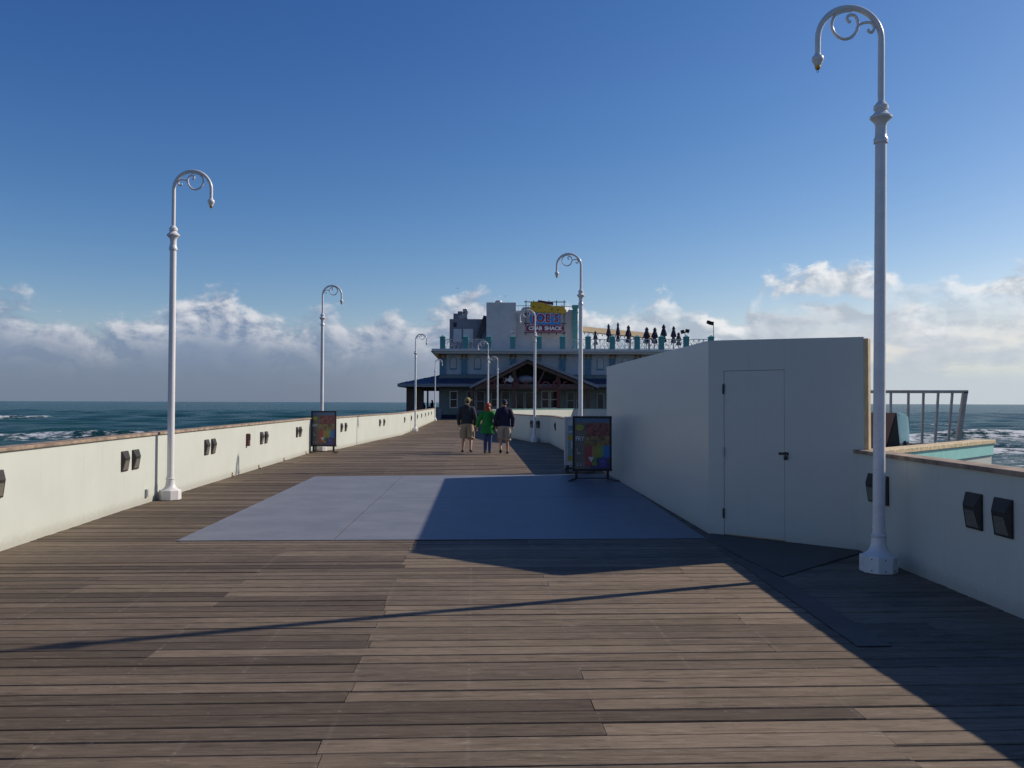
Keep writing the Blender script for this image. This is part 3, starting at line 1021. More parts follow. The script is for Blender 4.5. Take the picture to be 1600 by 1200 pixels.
lp = light_proto()
Lw = 'on the left wall'
spots = [
    (LEFT, 1, -6, 'dark wedge wall light cut by the left edge of the photo'),
    (LEFT, 1, 194, 'left light of the wedge pair just before the nearest left lamp post'),
    (LEFT, 1, 211, 'right light of the wedge pair just before the nearest left lamp post'),
    (LEFT, 1, 322, 'left light of the wedge pair just past the nearest left lamp post'),
    (LEFT, 1, 332.5, 'right light of the wedge pair just past the nearest left lamp post'),
    (LEFT, 1, 408, 'left light of the wedge pair right after the small red box'),
    (LEFT, 1, 415, 'right light of the wedge pair right after the small red box'),
    (LEFT, 1, 463.5, 'left light of the wedge pair left of the left poster stand'),
    (LEFT, 1, 468.5, 'right light of the wedge pair left of the left poster stand'),
    (LEFT, 1, 533, 'wedge light touching the right edge of the left poster stand'),
    (LEFT, 1, 539.5, 'wedge light second to the right of the left poster stand'),
    (LEFT, 1, 593, 'left light of the small wedge pair midway between poster stand and third left lamp'),
    (LEFT, 1, 599.5, 'right light of the small wedge pair midway between poster stand and third left lamp'),
    (LEFT, 1, 631.5, 'tiny wedge light second left of the third lamp post on the left wall'),
    (LEFT, 1, 642, 'tiny wedge light first left of the third lamp post on the left wall'),
    (LEFT, 1, 651.5, 'tiny wedge light first right of the third lamp post on the left wall'),
    (LEFT, 1, 658, 'tiny wedge light second right of the third lamp post on the left wall'),
    (LEFT, 1, 664, 'tiny wedge light third right of the third lamp post on the left wall'),
    (LEFT, 1, 669, 'tiny wedge light fourth right of the third lamp post on the left wall'),
    (LEFT, 1, 673.5, 'tiny wedge light nearest the bin at the far end of the left wall'),
    (FARR, -1, 831.5, 'shaded wedge light left of the lamp post beside the walkers'),
    (FARR, -1, 841, 'shaded wedge light right of the lamp post beside the walkers'),
    (FARR, -1, 868, 'shaded wedge light beside the white poster stand'),
    (RIGHT, -1, 1366, 'black wedge light partly hidden left of the nearest right lamp post'),
    (RIGHT, -1, 1381, 'black wedge light partly hidden right of the nearest right lamp post'),
    (RIGHT, -1, 1523, 'left light of the large black wedge pair at the right edge'),
    (RIGHT, -1, 1569, 'right light of the large black wedge pair at the right edge'),
]
first = True
for line, side, px, lab in spots:
    r_ = on_wall(line, px, side)
    if r_ is None:
        print('no wall for', px)
        continue
    o = lp if first else copy_tree(lp)
    first = False
    w, n_ = r_
    o.location = (w.x + n_.x * .002, w.y + n_.y * .002, 0.45 * H)
    o.rotation_euler = (0, 0, math.atan2(n_.y, n_.x) + R(90))
    tag(o, lab, 'wall light', 'wedge-shaped wall lights')

# small fittings on the left wall
def fitting(name, px, z, w, h, d, m, lab, cat, line=LEFT, side=1, group=None, extra=None):
    r_ = on_wall(line, px, side)
    wv, n_ = r_
    o = thing(name, lab, cat, (wv.x + n_.x * .001, wv.y + n_.y * .001, z), math.atan2(n_.y, n_.x) + R(90), group)
    mb = MB()
    mb.box(-w / 2, w / 2, -d, 0, -h / 2, h / 2)
    mb.build('body', m, o, bevel=0.004)
    mb = MB()
    if extra == 'box':
        mb.box(-w * .32, w * .32, -d - .012, -d, -h * .02, h * .42)
        mb.build('flap', M_black, o)
    elif extra == 'plate':
        mb.box(-w * .38, w * .38, -d - .008, -d, -h * .40, h * .40)
        mb.build('cover', M_conc, o, bevel=0.003)
    else:
        mb.box(-w / 2, w / 2, -d - .05, -d, -h / 2, -h / 2 + .02)
        mb.build('foot', m, o)
    return o


fitting('outlet_box', 229, 0.17, .09, .13, .04, M_conc, 'small grey outlet box low on the left wall beside lamp shadow', 'outlet box', extra='plate')
fitting('call_box', 385.5, 0.78, .12, .30, .07, M_redbox, 'small dark red box mounted on the left wall between light pairs', 'call box', extra='box')
for px, lab in ((363, 'small metal bracket at the wall foot beside the hooked lamp shadow'), (404.5, 'second small metal bracket at the left wall foot past the red box'),
                (443.5, 'third small metal bracket at the left wall foot before the poster stand'), (478, 'small metal bracket at the left wall foot nearest the poster stand')):
    fitting('wall_bracket', px, .045, .045, .09, .02, M_coping, lab, 'bracket', group='brackets along the left wall foot')

# ------------------------------------------------------------------ poster stands
P_cols = dict(
    taupe=(0.16, .13, .105), band=(.075, .145, .24), oval=(.34, .30, .035), pinkred=(.25, .055, .06), fries=(.23, .16, .065),
    red=(.33, .035, .035), olive=(.32, .20, .045), lime=(.18, .26, .04), cyan=(.05, .24, .26), blue=(.035, .14, .42),
    cream=(.55, .56, .55), green=(.05, .20, .05), purple=(.06, .035, .25), deep=(.05, .02, .13), white=(.7, .7, .72), sky=(.17, .30, .38),
    yel=(.48, .36, .03), ink=(.03, .035, .07), mint=(.24, .36, .34))
PM = {k: mat('poster_' + k, tuple(.95 * c_ + .022 for c_ in v), 0.4, 0.10, 9) for k, v in P_cols.items()}  # glossy veil and shade mixed into the print colours as grey
PM['pinkred'] = mat('poster_crab_photo', (.24, .075, .06), 0.4, 0.65, 14)
PM['fries'] = mat('poster_food_photo', (.25, .17, .07), 0.4, 0.6, 13)


def poster_mesh(name, w, h, parent, kind, y=-0.02, zc=0.0):
    mb = MB()
    lay = [0]

    def rect(x0, y0, x1, y1, m):
        lay[0] += 1
        e = .0006 * lay[0]
        mb.box((x0 - .5) * w, (x1 - .5) * w, y - e - .0012, y - e, zc + (.5 - y1) * h, zc + (.5 - y0) * h, PM[m])

    def poly(pts, m):
        lay[0] += 1
        e = .0006 * lay[0]
        mb.slab([((px - .5) * w, zc + (.5 - py) * h) for px, py in pts], y - e - .0012, y - e, PM[m])

    def disc(cx, cy, rx, ry, m, n=28):
        poly([(cx + rx * math.cos(2 * math.pi * k / n), cy + ry * math.sin(2 * math.pi * k / n)) for k in range(n)], m)

    if kind == 'fry':
        rect(0, 0, 1, 1, 'taupe')
        rect(0, 0, 1, .08, 'band')
        rect(.33, .10, 1, .37, 'pinkred')
        for k in range(26):
            cx, cy = random.uniform(.36, .97), random.uniform(.12, .36)
            a = random.uniform(0, 3.1)
            l, q = random.uniform(.03, .09), random.uniform(.006, .015)
            dx, dy = math.cos(a), math.sin(a)
            poly([(cx - dx * l - dy * q, cy - dy * l * .7 + dx * q), (cx + dx * l * .9, cy + dy * l * .7), (cx - dx * l + dy * q, cy - dy * l * .7 - dx * q)], random.choice(['red', 'pinkred', 'taupe', 'pinkred']))
        rect(.28, .36, 1, .55, 'fries')
        for k in range(30):
            cx, cy = random.uniform(.40, .88), random.uniform(.44, .49)
            a = random.uniform(-.9, .9)
            l, q = random.uniform(.03, .08), random.uniform(.007, .014)
            dx, dy = math.cos(a), math.sin(a)
            poly([(cx - dx * l - dy * q, cy - dy * l + dx * q), (cx + dx * l - dy * q, cy + dy * l + dx * q), (cx + dx * l + dy * q, cy + dy * l - dx * q), (cx - dx * l + dy * q, cy - dy * l - dx * q)], random.choice(['olive', 'fries', 'taupe', 'fries']))
        for x0, x1, m in ((.30, .49, 'red'), (.49, .66, 'olive'), (.66, .79, 'lime'), (.79, .85, 'cyan'), (.85, 1, 'blue')):
            poly([(x0, .545), (x1, .545), (x1, .78), (x0, .78)], m)
        rect(.30, .77, .60, .93, 'red')
        poly([(.38, .765), (.55, .765), (.47, .87)], 'cream')
        poly([(.55, .77), (.64, .77), (.64, .88), (.50, .86)], 'green')
        rect(.45, .915, 1, 1, 'deep')
        poly([(.49, .93), (.50, .88), (.56, .86), (.63, .88), (.63, .93)], 'lime')
        disc(.81, .86, .13, .105, 'purple')
        rect(.74, .85, .88, .857, 'sky')
        disc(.14, .185, .125, .058, 'oval')
        rect(.06, .178, .22, .186, 'lime')
        lay[0] += 1
        T4 = face_at((-.36) * w, y - .0006 * lay[0] - .006, zc + (.5 - .405) * h)
        mb.text('FRY', .125 * h, T4, PM['white'], offset=.002, extrude=.001, sx=.82)
        rect(.06, .45, .24, .458, 'band')
        for k, yy in enumerate((.60, .64, .68)):
            rect(.06, yy, (.08, .08, .16)[k], yy + .02, 'cream')
        for yy in (.88, .905, .93):
            for k in range(3):
                rect(.05 + k * .09, yy, .05 + k * .09 + .055, yy + .008, 'cream' if k < 2 else 'sky')
    else:
        rect(0, 0, 1, 1, 'mint')
        rect(0, 0, 1, .27, 'sky')
        for k in range(5):
            rect(.12 + k * .13, .04 + .04 * (k % 2), .19 + k * .13, .07 + .04 * (k % 2), 'band')
        rect(.02, .15, .2, .2, 'cream')
        rect(0, .27, 1, .41, 'yel')
        for k in range(4):
            rect(.34 + k * .15, .30 + .012 * (k % 2), .44 + k * .15, .38, 'ink')
        rect(.13, .43, .80, .65, 'cream')
        rect(.19, .45, .30, .53, 'blue')
        rect(.20, .56, .29, .62, 'blue')
        for k in range(3):
            rect(.36, .47 + .05 * k, .72, .485 + .05 * k, 'band')
        rect(.3, .72, .62, .735, 'sky')
        rect(0, .86, 1, 1, 'yel')
        for k in range(4):
            rect(.25 + .15 * k, .93, .35 + .15 * k, .96, 'ink')
    return mb.build(name, None, parent)


def poster_stand():
    W, B0, B1 = 0.86, 0.20, 1.40
    o = thing('poster_stand', 'x', 'poster stand')
    fw = .048
    mb = MB()
    mb.box(-W / 2, W / 2, -.02, .02, B1 - fw, B1)
    mb.box(-W / 2, -W / 2 + fw, -.0199, .0199, B0 + fw, B1 - fw)
    mb.box(W / 2 - fw, W / 2, -.0199, .0199, B0 + fw, B1 - fw)
    mb.box(-W / 2 - .01, W / 2 + .01, -.024, .024, B0, B0 + fw)
    mb.build('frame', M_black, o, bevel=0.003)
    mb = MB()
    mb.box(-W / 2 + fw * .8, W / 2 - fw * .8, -.008, .012, B0 + fw * .8, B1 - fw * .8)
    mb.build('backing', M_black, o)
    poster_mesh('poster', W - 2 * fw, B1 - B0 - 2 * fw, o, 'fry', -.008, (B0 + B1) / 2)
    for s in (-1, 1):
        mb = MB()
        x = s * W * .40
        mb.box(x - .028, x + .028, -.03, .03, .035, B0)
        mb.bar((x, 0, .035), (x + s * .19, -.36, .013), .035, .026)
        mb.bar((x, 0, .035), (x + s * .05, .36, .013), .035, .026)
        mb.build('leg', M_black, o)
    mb = MB()
    mb.box(-W * .40, W * .40, -.014, .014, .03, .055)
    mb.build('crossbar', M_black, o)
    return o


ps = poster_stand()
g = G(925, 751)
ps.location = (g.x, g.y, 0.012)
ps.rotation_euler = (0, 0, R(1))
tag(ps, 'black-framed food poster stand on the deck plate, nearest, in shade', 'poster stand', 'black-framed poster stands')
o = copy_tree(ps)
g = hp(-3.73, .0127)
o.location = (g.x, g.y, 0.003)
o.rotation_euler = (0, 0, R(-3))
tag(o, 'black-framed food poster stand against the sunlit left wall', 'poster stand', 'black-framed poster stands')

g = G(905, 738)
ws = thing('poster_stand', 'white-framed poster stand on casters, half hidden behind black one', 'poster stand', (g.x, g.y, 0.004), R(4))
W_, z0_, z1_ = 0.74, 0.17, 1.36
mb = MB()
fw = .045
mb.box(-W_ / 2, W_ / 2, -.03, .03, z1_ - fw, z1_)
mb.box(-W_ / 2, W_ / 2, -.03, .03, z0_, z0_ + fw)
mb.box(-W_ / 2, -W_ / 2 + fw, -.0298, .0298, z0_ + fw, z1_ - fw)
mb.box(W_ / 2 - fw, W_ / 2, -.0298, .0298, z0_ + fw, z1_ - fw)
mb.build('frame', M_trim, ws, bevel=.004)
mb = MB()
mb.box(-W_ / 2 + fw, W_ / 2 - fw, -.012, .01, z0_ + fw, z1_ - fw)
mb.build('backing', M_trim, ws)
poster_mesh('poster', .56, .86, ws, 'menu', -.013, .71)
mb = MB()
mb.box(-W_ / 2, W_ / 2, -.22, .22, .09, .13)
mb.box(-W_ / 2 + .05, -W_ / 2 + .11, -.03, .03, .13, z0_)
mb.box(W_ / 2 - .11, W_ / 2 - .05, -.03, .03, .13, z0_)
mb.build('base', M_black, ws)
for sx in (-1, 1):
    for sy in (-1, 1):
        mb = MB()
        x, y = sx * (W_ / 2 - .06), sy * .18
        mb.tube([(x - .014, y, .045), (x + .014, y, .045)], .045, 12)
        mb.box(x - .02, x + .02, y - .012, y + .012, .06, .09)
        mb.build('caster', M_black, ws)

# ------------------------------------------------------------------ terrace behind the right wall
TL, TR = D(1392, 708, 0.0043 * F * H).xy, D(1549, 688, .00569 * F * H).xy
TL = Vector((RIGHT[-1].x + .25, .00425 * F * H + .25))
dT = (TR - TL).normalized()
nT = Vector((-dT.y, dT.x))
far_pts = [TL, TR, TR + nT * 3.2, TL + nT * 3.2]
mb = MB()
mb.hexa([tuple(q) for q in (TL + nT * .10, TR + nT * .10, TR + nT * 4.5, TL + nT * 4.5)], -.3, -.01)
tag(mb.build('terrace', M_under), 'terrace floor behind the right wall', 'deck', kind='structure')
tz = D(1549, 687, TR.y).z
pw = thing('parapet_wall', 'low turquoise and white wall with chipped pale board top beyond right wall', 'wall', (TL.x, TL.y, 0))
dl = TR - TL
q = [Vector((0, 0)), dl, dl + nT * .16, nT * .16]
mb = MB()
mb.hexa([tuple(v) for v in q], -1.2, tz - .225)
mb.build('wall_face', M_wall, pw)
mb = MB()
e = nT * -.025
mb.hexa([tuple(v) for v in (q[0] + e, q[1] + e + dT * .02, q[2] + dT * .02, q[3])], tz - .225, tz - .058)
mb.build('fascia', M_turq, pw, bevel=.003)
mb = MB()
mb.hexa([tuple(v) for v in (q[0] + e * 2.0, q[1] + e * 2.0 + dT * .05, q[2] + dT * .05 + nT * .05, q[3] + nT * .05)], tz - .055, tz)
mb.build('coping', M_chip, pw, bevel=.005)
# leaning rail frame
RY = .0062 * F * H
rl, rr = D(1345, 612, RY), D(1508, 612, RY)
bl_, br_ = D(1350, 694, RY), D(1496, 694, RY)
rf = thing('guard_rail', 'grey guard rail frame with leaning posts on the right terrace', 'railing', (0, 0, 0))
mb = MB()
mb.bar(rl, rr + Vector((.04, 0, 0)), .06, .05)
mb.build('top_rail', M_alu, rf, bevel=.004)
mb = MB()
mb.bar(bl_, br_, .05, .035)
mb.build('bottom_rail', M_alu, rf)
for xt, xb in ((1392, 1391), (1419.5, 1418), (1443, 1440.5), (1466, 1461), (1488, 1481.5)):
    mb = MB()
    a_, b_ = D(xt, 614, RY), D(xb, 693, RY)
    mb.bar(a_, b_, .032, .032)
    mb.build('baluster', M_alu, rf)
mb = MB()
e_ = br_ + (br_ - rr) * .9
e_.z = -.02
mb.bar(rr, br_ + (br_ - rr) * (br_.z + .0) / (rr.z - br_.z), .075, .06)
mb.build('end_post', M_alu, rf, bevel=.004)
mb = MB()
mb.bar(bl_, (bl_.x, bl_.y, -.01), .06, .06)
mb.bar(lerp(bl_, br_, .5), (lerp(bl_, br_, .5).x, RY, -.01), .05, .05)
mb.build('leg', M_alu, rf)
# brown wedge stand with a pale blue panel
WY = .0056 * F * H
wg = thing('sandwich_board', 'brown wedge-shaped board stand with pale blue panel behind the nearest lamp post', 'board stand', (0, 0, 0))
A0 = D(1399, 645, WY)
A1 = D(1384, 697, WY)
A2 = D(1404, 695, WY)
A0b = A0 + Vector((-.55, .35, 0))
A1b = A1 + Vector((-.55, .35, 0))
A2b = A2 + Vector((-.55, .35, 0))
zb = -.01
def drop(p3, top_):
    k = (top_.z - zb) / (top_.z - p3.z)
    return top_ + (p3 - top_) * k
A1, A2, A1b, A2b = drop(A1, A0), drop(A2, A0), drop(A1b, A0b), drop(A2b, A0b)
mb = MB()
mb.add([A0, A1, A1b, A0b] + [Vector(v) + Vector((.02, .01, 0)) for v in (A0, A1, A1b, A0b)],
       [[0, 1, 2, 3], [7, 6, 5, 4], [0, 4, 5, 1], [1, 5, 6, 2], [2, 6, 7, 3], [3, 7, 4, 0]])
mb.build('board', M_brownboard, wg)
mb = MB()
mb.add([A0, A2, A1, A0b, A2b, A1b], [[0, 1, 4, 3], [0, 2, 1]])
mb.v = [tuple(Vector(v) + Vector((.018, -.004, -.004))) for v in mb.v]
mb.build('side', M_black, wg)  # side in shadow, its shade put in as black colour
mb = MB()
q0, q1, q2, q3 = D(1401, 643, WY + .02), D(1418, 646, WY + .02), D(1421, 690, WY + .02), D(1406, 692, WY + .02)
qq = []
for k in range(9):
    t_ = k / 8
    bulge = .018 * math.sin(math.pi * t_)
    zl_ = 1 - t_
    lft, rgt = lerp(q0, q3, t_), lerp(q1, q2, t_)
    if k == 0:
        lft = lft + Vector((.03, 0, -.01)); rgt = rgt + Vector((-.03, 0, -.01))
    qq += [lft + Vector((0, -bulge, 0)), rgt + Vector((0, -bulge, 0)), rgt + Vector((0, .02 - bulge, 0)), lft + Vector((0, .02 - bulge, 0))]
fs = [[0, 1, 2, 3], [35, 34, 33, 32]]
for k in range(8):
    for j in range(4):
        fs.append([4 * k + j, 4 * k + 4 + j, 4 * k + 4 + (j + 1) % 4, 4 * k + (j + 1) % 4])
mb.add(qq, fs)
mb.build('plastic_panel', M_palepl, wg, smooth=40)
mb = MB()
mb.bar(lerp(q3, q2, .5), (lerp(q3, q2, .5).x, WY + .02, -.01), .05, .03)
mb.bar(lerp(q3, q2, .5) + Vector((0, .0, .02)), A2 + Vector((0, 0, .25)), .03, .03)
for dx_ in (.02, .13):
    mb.ell((q0.x + dx_, q0.y - .03, q0.z - .05), (.008, .01, .008), 8, 5)
mb.build('bracket', M_black, wg)

# ------------------------------------------------------------------ restaurant
YB = 92.0
rest = thing('restaurant', 'large restaurant with blue metal porch roof, timber gable and roof terrace', 'restaurant', (0, YB, 0))


def X(px, Y):
    return D(px, 600, Y).x


def Z(py, Y, px=800):
    return D(px, py, Y).z


def bxp(mb, x0, y0, x1, y1, Y, depth, m=None, yoff=0.0):
    """photo-measured upright box: front face at distance Y, in the restaurant's own frame"""
    xm, = ((x0 + x1) / 2,)
    mb.box(X(x0, Y), X(x1, Y), Y - YB, Y - YB + depth, Z(y1, Y, xm), Z(y0, Y, xm), m)
    return mb


YG = 90.4        # ground-floor front
# ground floor block
mb = MB()
x0, x1 = X(686, YG), X(1010, YG)
mb.box(x0, x1, 0, 14, -.3, Z(586, YG))
mb.build('wall', M_siding, rest).location.y = YG - YB
mb = MB()
bxp(mb, 686.5, 549, 1130, 604, YB, 12)
mb.build('upper_wall', M_bwall, rest)
# kick board along the foot of the front wall
mb = MB()
mb.box(x0, X(800, YG), -.05, -.002, 0, Z(648, YG))
mb.build('kick_board', M_navy, rest).location.y = YG - YB
# balcony slab + cornice
mb = MB()
bxp(mb, 674, 545.5, 1132, 549.5, YB - 1.6, 13)
bxp(mb, 677, 549.6, 1130, 553, YB - 1.3, 12)
mb.build('cornice', M_trim, rest)
mb = MB()
zz0, zz1 = Z(562, YB), Z(550, YB)
mb.slab([(X(674, YB), zz1), (X(686.4, YB), zz1), (X(686.4, YB), zz0), (X(685.5, YB), zz0)], -1.2, 0.6)
mb.build('soffit_bracket', M_orange, rest)
posts = [691, 727, 763, 801, 842, 879, 919, 957, 996, 1034, 1073, 1112]
pil = [692, 725, 801, 840, 879, 919, 957, 996]
for px in pil:
    mb = MB()
    bxp(mb, px - 4.5, 562, px + 4.5, 586.5, YB - .18, .17)
    bxp(mb, px - 5.5, 560, px + 5.5, 562.5, YB - .22, .21)
    mb.build('pilaster', M_bluecol, rest)
    for dx in (-4, 3):
        mb = MB()
        a0 = X(px + dx, YB)
        w = .13
        mb.slab([(0, Z(553, YB)), (-.55, Z(553, YB)), (-.5, Z(555, YB)), (-.14, Z(558, YB)), (-.1, Z(562, YB)), (0, Z(562, YB))], a0, a0 + w)
        mb.v = [(q[1], q[0], q[2]) for q in mb.v]
        mb.build('bracket', M_orange, rest)
for px in (708, 746, 938, 977):
    mb = MB()
    xa, xb = X(px - 5.5, YB), X(px + 5.5, YB)
    zc, zb_ = Z(563, YB), Z(578, YB)
    r_ = (xb - xa) / 2
    outl = [(xa, zb_), (xb, zb_)] + [((xa + xb) / 2 + r_ * math.cos(math.pi * k / 10), zc + r_ * math.sin(math.pi * k / 10)) for k in range(11)]
    inn = [((xa + xb) / 2 + (x_ - (xa + xb) / 2) * .82, zc + (z_ - zc) * .85) for x_, z_ in outl]
    mb.slab(outl, -.06, .0, M_bluecol)
    mb.slab(inn, -.09, -.061, M_bwall)
    mb.build('blind_arch', M_bwall, rest)
# railing posts and panels
YR = YB - 1.3
for i, px in enumerate(posts):
    mb = MB()
    xa, xb = X(px - 4, YR), X(px + 4, YR)
    z0_, z1_ = Z(546, YR, px), Z(527.5, YR, px)
    mb.box(xa, xb, 0, xb - xa, z0_, z1_)
    e = .05
    mb.box(xa - e, xb + e, -e, xb - xa + e, z1_, z1_ + .08)
    cx, cy = (xa + xb) / 2, (xb - xa) / 2
    mb.add([(xa, 0, z1_ + .08), (xb, 0, z1_ + .08), (xb, xb - xa, z1_ + .08), (xa, xb - xa, z1_ + .08), (cx, cy, z1_ + .30)], [[0, 1, 4], [1, 2, 4], [2, 3, 4], [3, 0, 4]])
    mb.build('railing_post', M_teal, rest).location.y = YR - YB
random.seed(11)
for i in range(len(posts) - 1):
    pa, pb = posts[i] + 4.2, posts[i + 1] - 4.2
    mb = MB()
    xa, xb = X(pa, YR), X(pb, YR)
    zt, zb_ = Z(529.5, YR, pa), Z(545.2, YR, pa)
    mb.box(xa, xb, .16, .24, zt - .07, zt)
    mb.box(xa, xb, .16, .24, zb_, zb_ + .06)
    n = 4
    for k in range(n + 1):
        xx = xa + (xb - xa) * k / n
        mb.box(xx - .02, xx + .02, .17, .23, zb_ + .06, zt - .07)
    w = (xb - xa) / n
    for k in range(n):
        xx = xa + w * k
        for j in range(9):
            p0 = (xx + random.uniform(.02, w - .02), .20, random.uniform(zb_ + .08, zt - .09))
            a = random.uniform(0, math.pi)
            l = random.uniform(.12, .28)
            p1 = (min(max(p0[0] + l * math.cos(a), xx), xx + w), .20, min(max(p0[2] + l * math.sin(a), zb_ + .06), zt - .07))
            mb.bar(p0, p1, .055, .03)
        mb.bar((xx, .2, zb_ + .06), (xx + w, .2, zt - .07), .05, .025)
        mb.bar((xx, .2, zt - .07), (xx + w, .2, zb_ + .06), .05, .025)
    mb.build('railing_panel', M_trim, rest).location.y = YR - YB
random.seed(5)
# rooftop blocks
mb = MB()
bxp(mb, 702, 498.5, 761, 548, 97, 7)
mb.build('roof_block', M_bwall2, rest, bevel=.03)
mb = MB()
bxp(mb, 708, 514, 721, 534, 96.9, .08)
bxp(mb, 723, 514, 739, 534, 96.9, .08)
mb.build('vent_panel', M_bwall, rest)
mb = MB()
bxp(mb, 759.5, 472.5, 806, 548, 96.2, 7)
mb.build('tower', M_bwall, rest, bevel=.03)
mb = MB()
Yt = 96.6
pts_ = [(805.8, 548), (805.8, 485), (813, 485.5), (816, 480.5), (826, 479.5), (833, 484), (838, 488), (876, 488), (888, 487), (888, 484), (896, 484), (896, 548)]
mb.slab([(X(a, Yt), Z(b_, Yt, a)) for a, b_ in pts_], Yt - YB, Yt - YB + 6)
mb.build('stepped_wall', M_bwall, rest)
mb = MB()
bxp(mb, 895, 481, 902.5, 548, 96.2, .6)
bxp(mb, 894, 476.5, 904, 481.2, 96.0, .8)
bxp(mb, 894.6, 487, 903.4, 489, 96.1, .7)
mb.build('corner_pier', M_teal, rest)
mb = MB()
mb.bar((X(806, 97), 97 - YB, Z(477.5, 97)), (X(896, 97), 97 - YB, Z(478.5, 97)), .06, .06)
for q in range(810, 896, 8):
    mb.bar((X(q, 97), 97 - YB, Z(478, 97)), (X(q, 97), 97 - YB, Z(488, 97)), .03, .03)
mb.build('roof_handrail', M_alu, rest)
# dark openings on the roof block, ladder-like stair edge
mb = MB()
bxp(mb, 708, 504, 713, 511, 96.95, .04)
bxp(mb, 754.5, 499, 759.4, 505.5, 96.3, .6)
mb.build('louvre', M_black, rest)
mb = MB()
mb.bar((X(748, 96.5), 96.5 - YB, Z(528, 96.5)), (X(759, 96.5), 96.5 - YB, Z(494, 96.5)), .12, .6)
mb.build('stair_stringer', M_dark, rest)
# porch roof
YE = 88.3


def porch_roof():
    mb = MB()
    ze, zr = Z(600, YE), Z(585.5, YB)
    xl, xr = X(622, YE), X(965, YE)
    xu, xv = X(694, YB), X(1000, YB)
    zb2 = YB + 7
    v = [(xl, YE - YB, ze), (xr + 4, YE - YB, ze), (xv, -.02, zr), (xu, -.02, zr), (xl, 9, ze), (xu, 9, zr)]
    mb.add(v, [[0, 1, 2, 3], [0, 3, 5, 4]])
    mb.add([(a, b_, c_ - .10) for a, b_, c_ in v], [[3, 2, 1, 0], [4, 5, 3, 0]])
    # standing seams
    for k in range(64):
        t_ = k / 63
        xx = xl + (xr - xl) * t_
        if xx < X(694, YB):
            s = (xx - xl) / (xu - xl)
            end = (xx, (YE - YB) * (1 - s), ze + (zr - ze) * s)
        else:
            end = (xx, -.02, zr)
        mb.bar((xx, YE - YB, ze + .03), (end[0], end[1], end[2] + .03), .05, .06)
    for k in range(18):
        yy = YE - YB + (9 - (YE - YB)) * k / 17
        s = 1 if yy > 0 else 1 - yy / (YE - YB)
        mb.bar((xl, yy, ze + .03), (xl + (xu - xl) * s, yy, ze + (zr - ze) * s + .03), .05, .06)
    o = mb.build('porch_roof', M_roof, rest)
    mb = MB()
    mb.box(xl - .06, xr + 4, YE - YB - .08, YE - YB, ze - .30, ze + .01)
    mb.box(xl - .06, xl, YE - YB, 9, ze - .30, ze + .01)
    mb.build('gutter', M_fascia, o)
    mb = MB()
    mb.box(xl + .02, xr + 4, YE - YB + .02, 9, ze - .34, ze - .305)
    mb.build('soffit', M_brown, o)


porch_roof()
# porch piers on the left
mb = MB()
bxp(mb, 635, 606, 660.5, 650, 90, 1.3)
mb.build('porch_pier', M_brown, rest)
mb = MB()
bxp(mb, 667, 606, 669.5, 655, 92, .2)
mb.build('porch_post', M_brown, rest)
mb = MB()
bxp(mb, 655, 607, 686, 611, 93, .3)
mb.build('porch_beam', M_brown, rest)
mb = MB()
bxp(mb, 674, 636, 687, 642, 97, .2)
bxp(mb, 640, 640, 687, 658, 97.3, .2)
mb.build('porch_wall', M_wall, rest)
# gable
YA = 86.6
ap = (X(824, YA), Z(557.5, YA))
gl = (X(734, YA), Z(603.5, YA))
gr = (X(936, YA), Z(602.5, YA))
mb = MB()
th = .30
for a_, b_ in ((gl, ap), (ap, gr)):
    mb.slab([a_, b_, (b_[0], b_[1] - th), (a_[0], a_[1] - th)], YA - YB + .1, YB - YA - 5.2)
gro = mb.build('gable_roof', M_roof, rest)
mb = MB()
for a_, b_ in ((gl, ap), (ap, gr)):
    mb.slab([(a_[0], a_[1] + .02), (b_[0], b_[1] + .02), (b_[0], b_[1] - .26), (a_[0], a_[1] - .26)], YA - YB - .02, YA - YB + .095)
mb.build('barge_board', M_fascia, gro)
# gable wall, set back, dark boarding
mb = MB()
yw = YG - YB - .25
mb.slab([(gl[0] + .9, Z(606, YG)), (gr[0] - .9, Z(606, YG)), (gr[0] - .9, gr[1] - .1), (ap[0], ap[1] - .45), (gl[0] + .9, gl[1] - .1)], yw, yw + .2)
mb.build('gable_wall', M_dark, rest)
# timber trusses and posts
for k, (xx, mt) in enumerate(((737, M_brown), (803, M_brown), (873, M_reddish), (920, M_brown))):
    mb = MB()
    xm = X(xx, YA)
    zt = min(gl[1] + (ap[1] - gl[1]) * (xm - gl[0]) / (ap[0] - gl[0]), gr[1] + (ap[1] - gr[1]) * (gr[0] - xm) / (gr[0] - ap[0])) - .3
    mb.box(xm - .17, xm + .17, YA - YB + .4, YA - YB + .75, 0, zt)
    mb.build('timber_post', mt, rest)
mb = MB()
ty = YA - YB + .3
mb.bar((gl[0] + .5, ty, gl[1] - .35), (ap[0], ty, ap[1] - .5), .3, .28, up=(0, 1, 0))
mb.bar((gr[0] - .5, ty, gr[1] - .35), (ap[0], ty, ap[1] - .5), .3, .28, up=(0, 1, 0))
zc_ = Z(606, YA)
mb.bar((gl[0] + .5, ty, zc_), (gr[0] - .5, ty, zc_), .26, .26, up=(0, 1, 0))
for s in (.3, .55, .75):
    for a_ in (gl, gr):
        px_ = a_[0] + (ap[0] - a_[0]) * s
        pz_ = a_[1] + (ap[1] - a_[1]) * s - .5
        mb.bar((px_, ty, pz_), (px_ + (ap[0] - a_[0]) * .12, ty, zc_), .14, .14, up=(0, 1, 0))
mb.build('gable_truss', M_brown, rest)
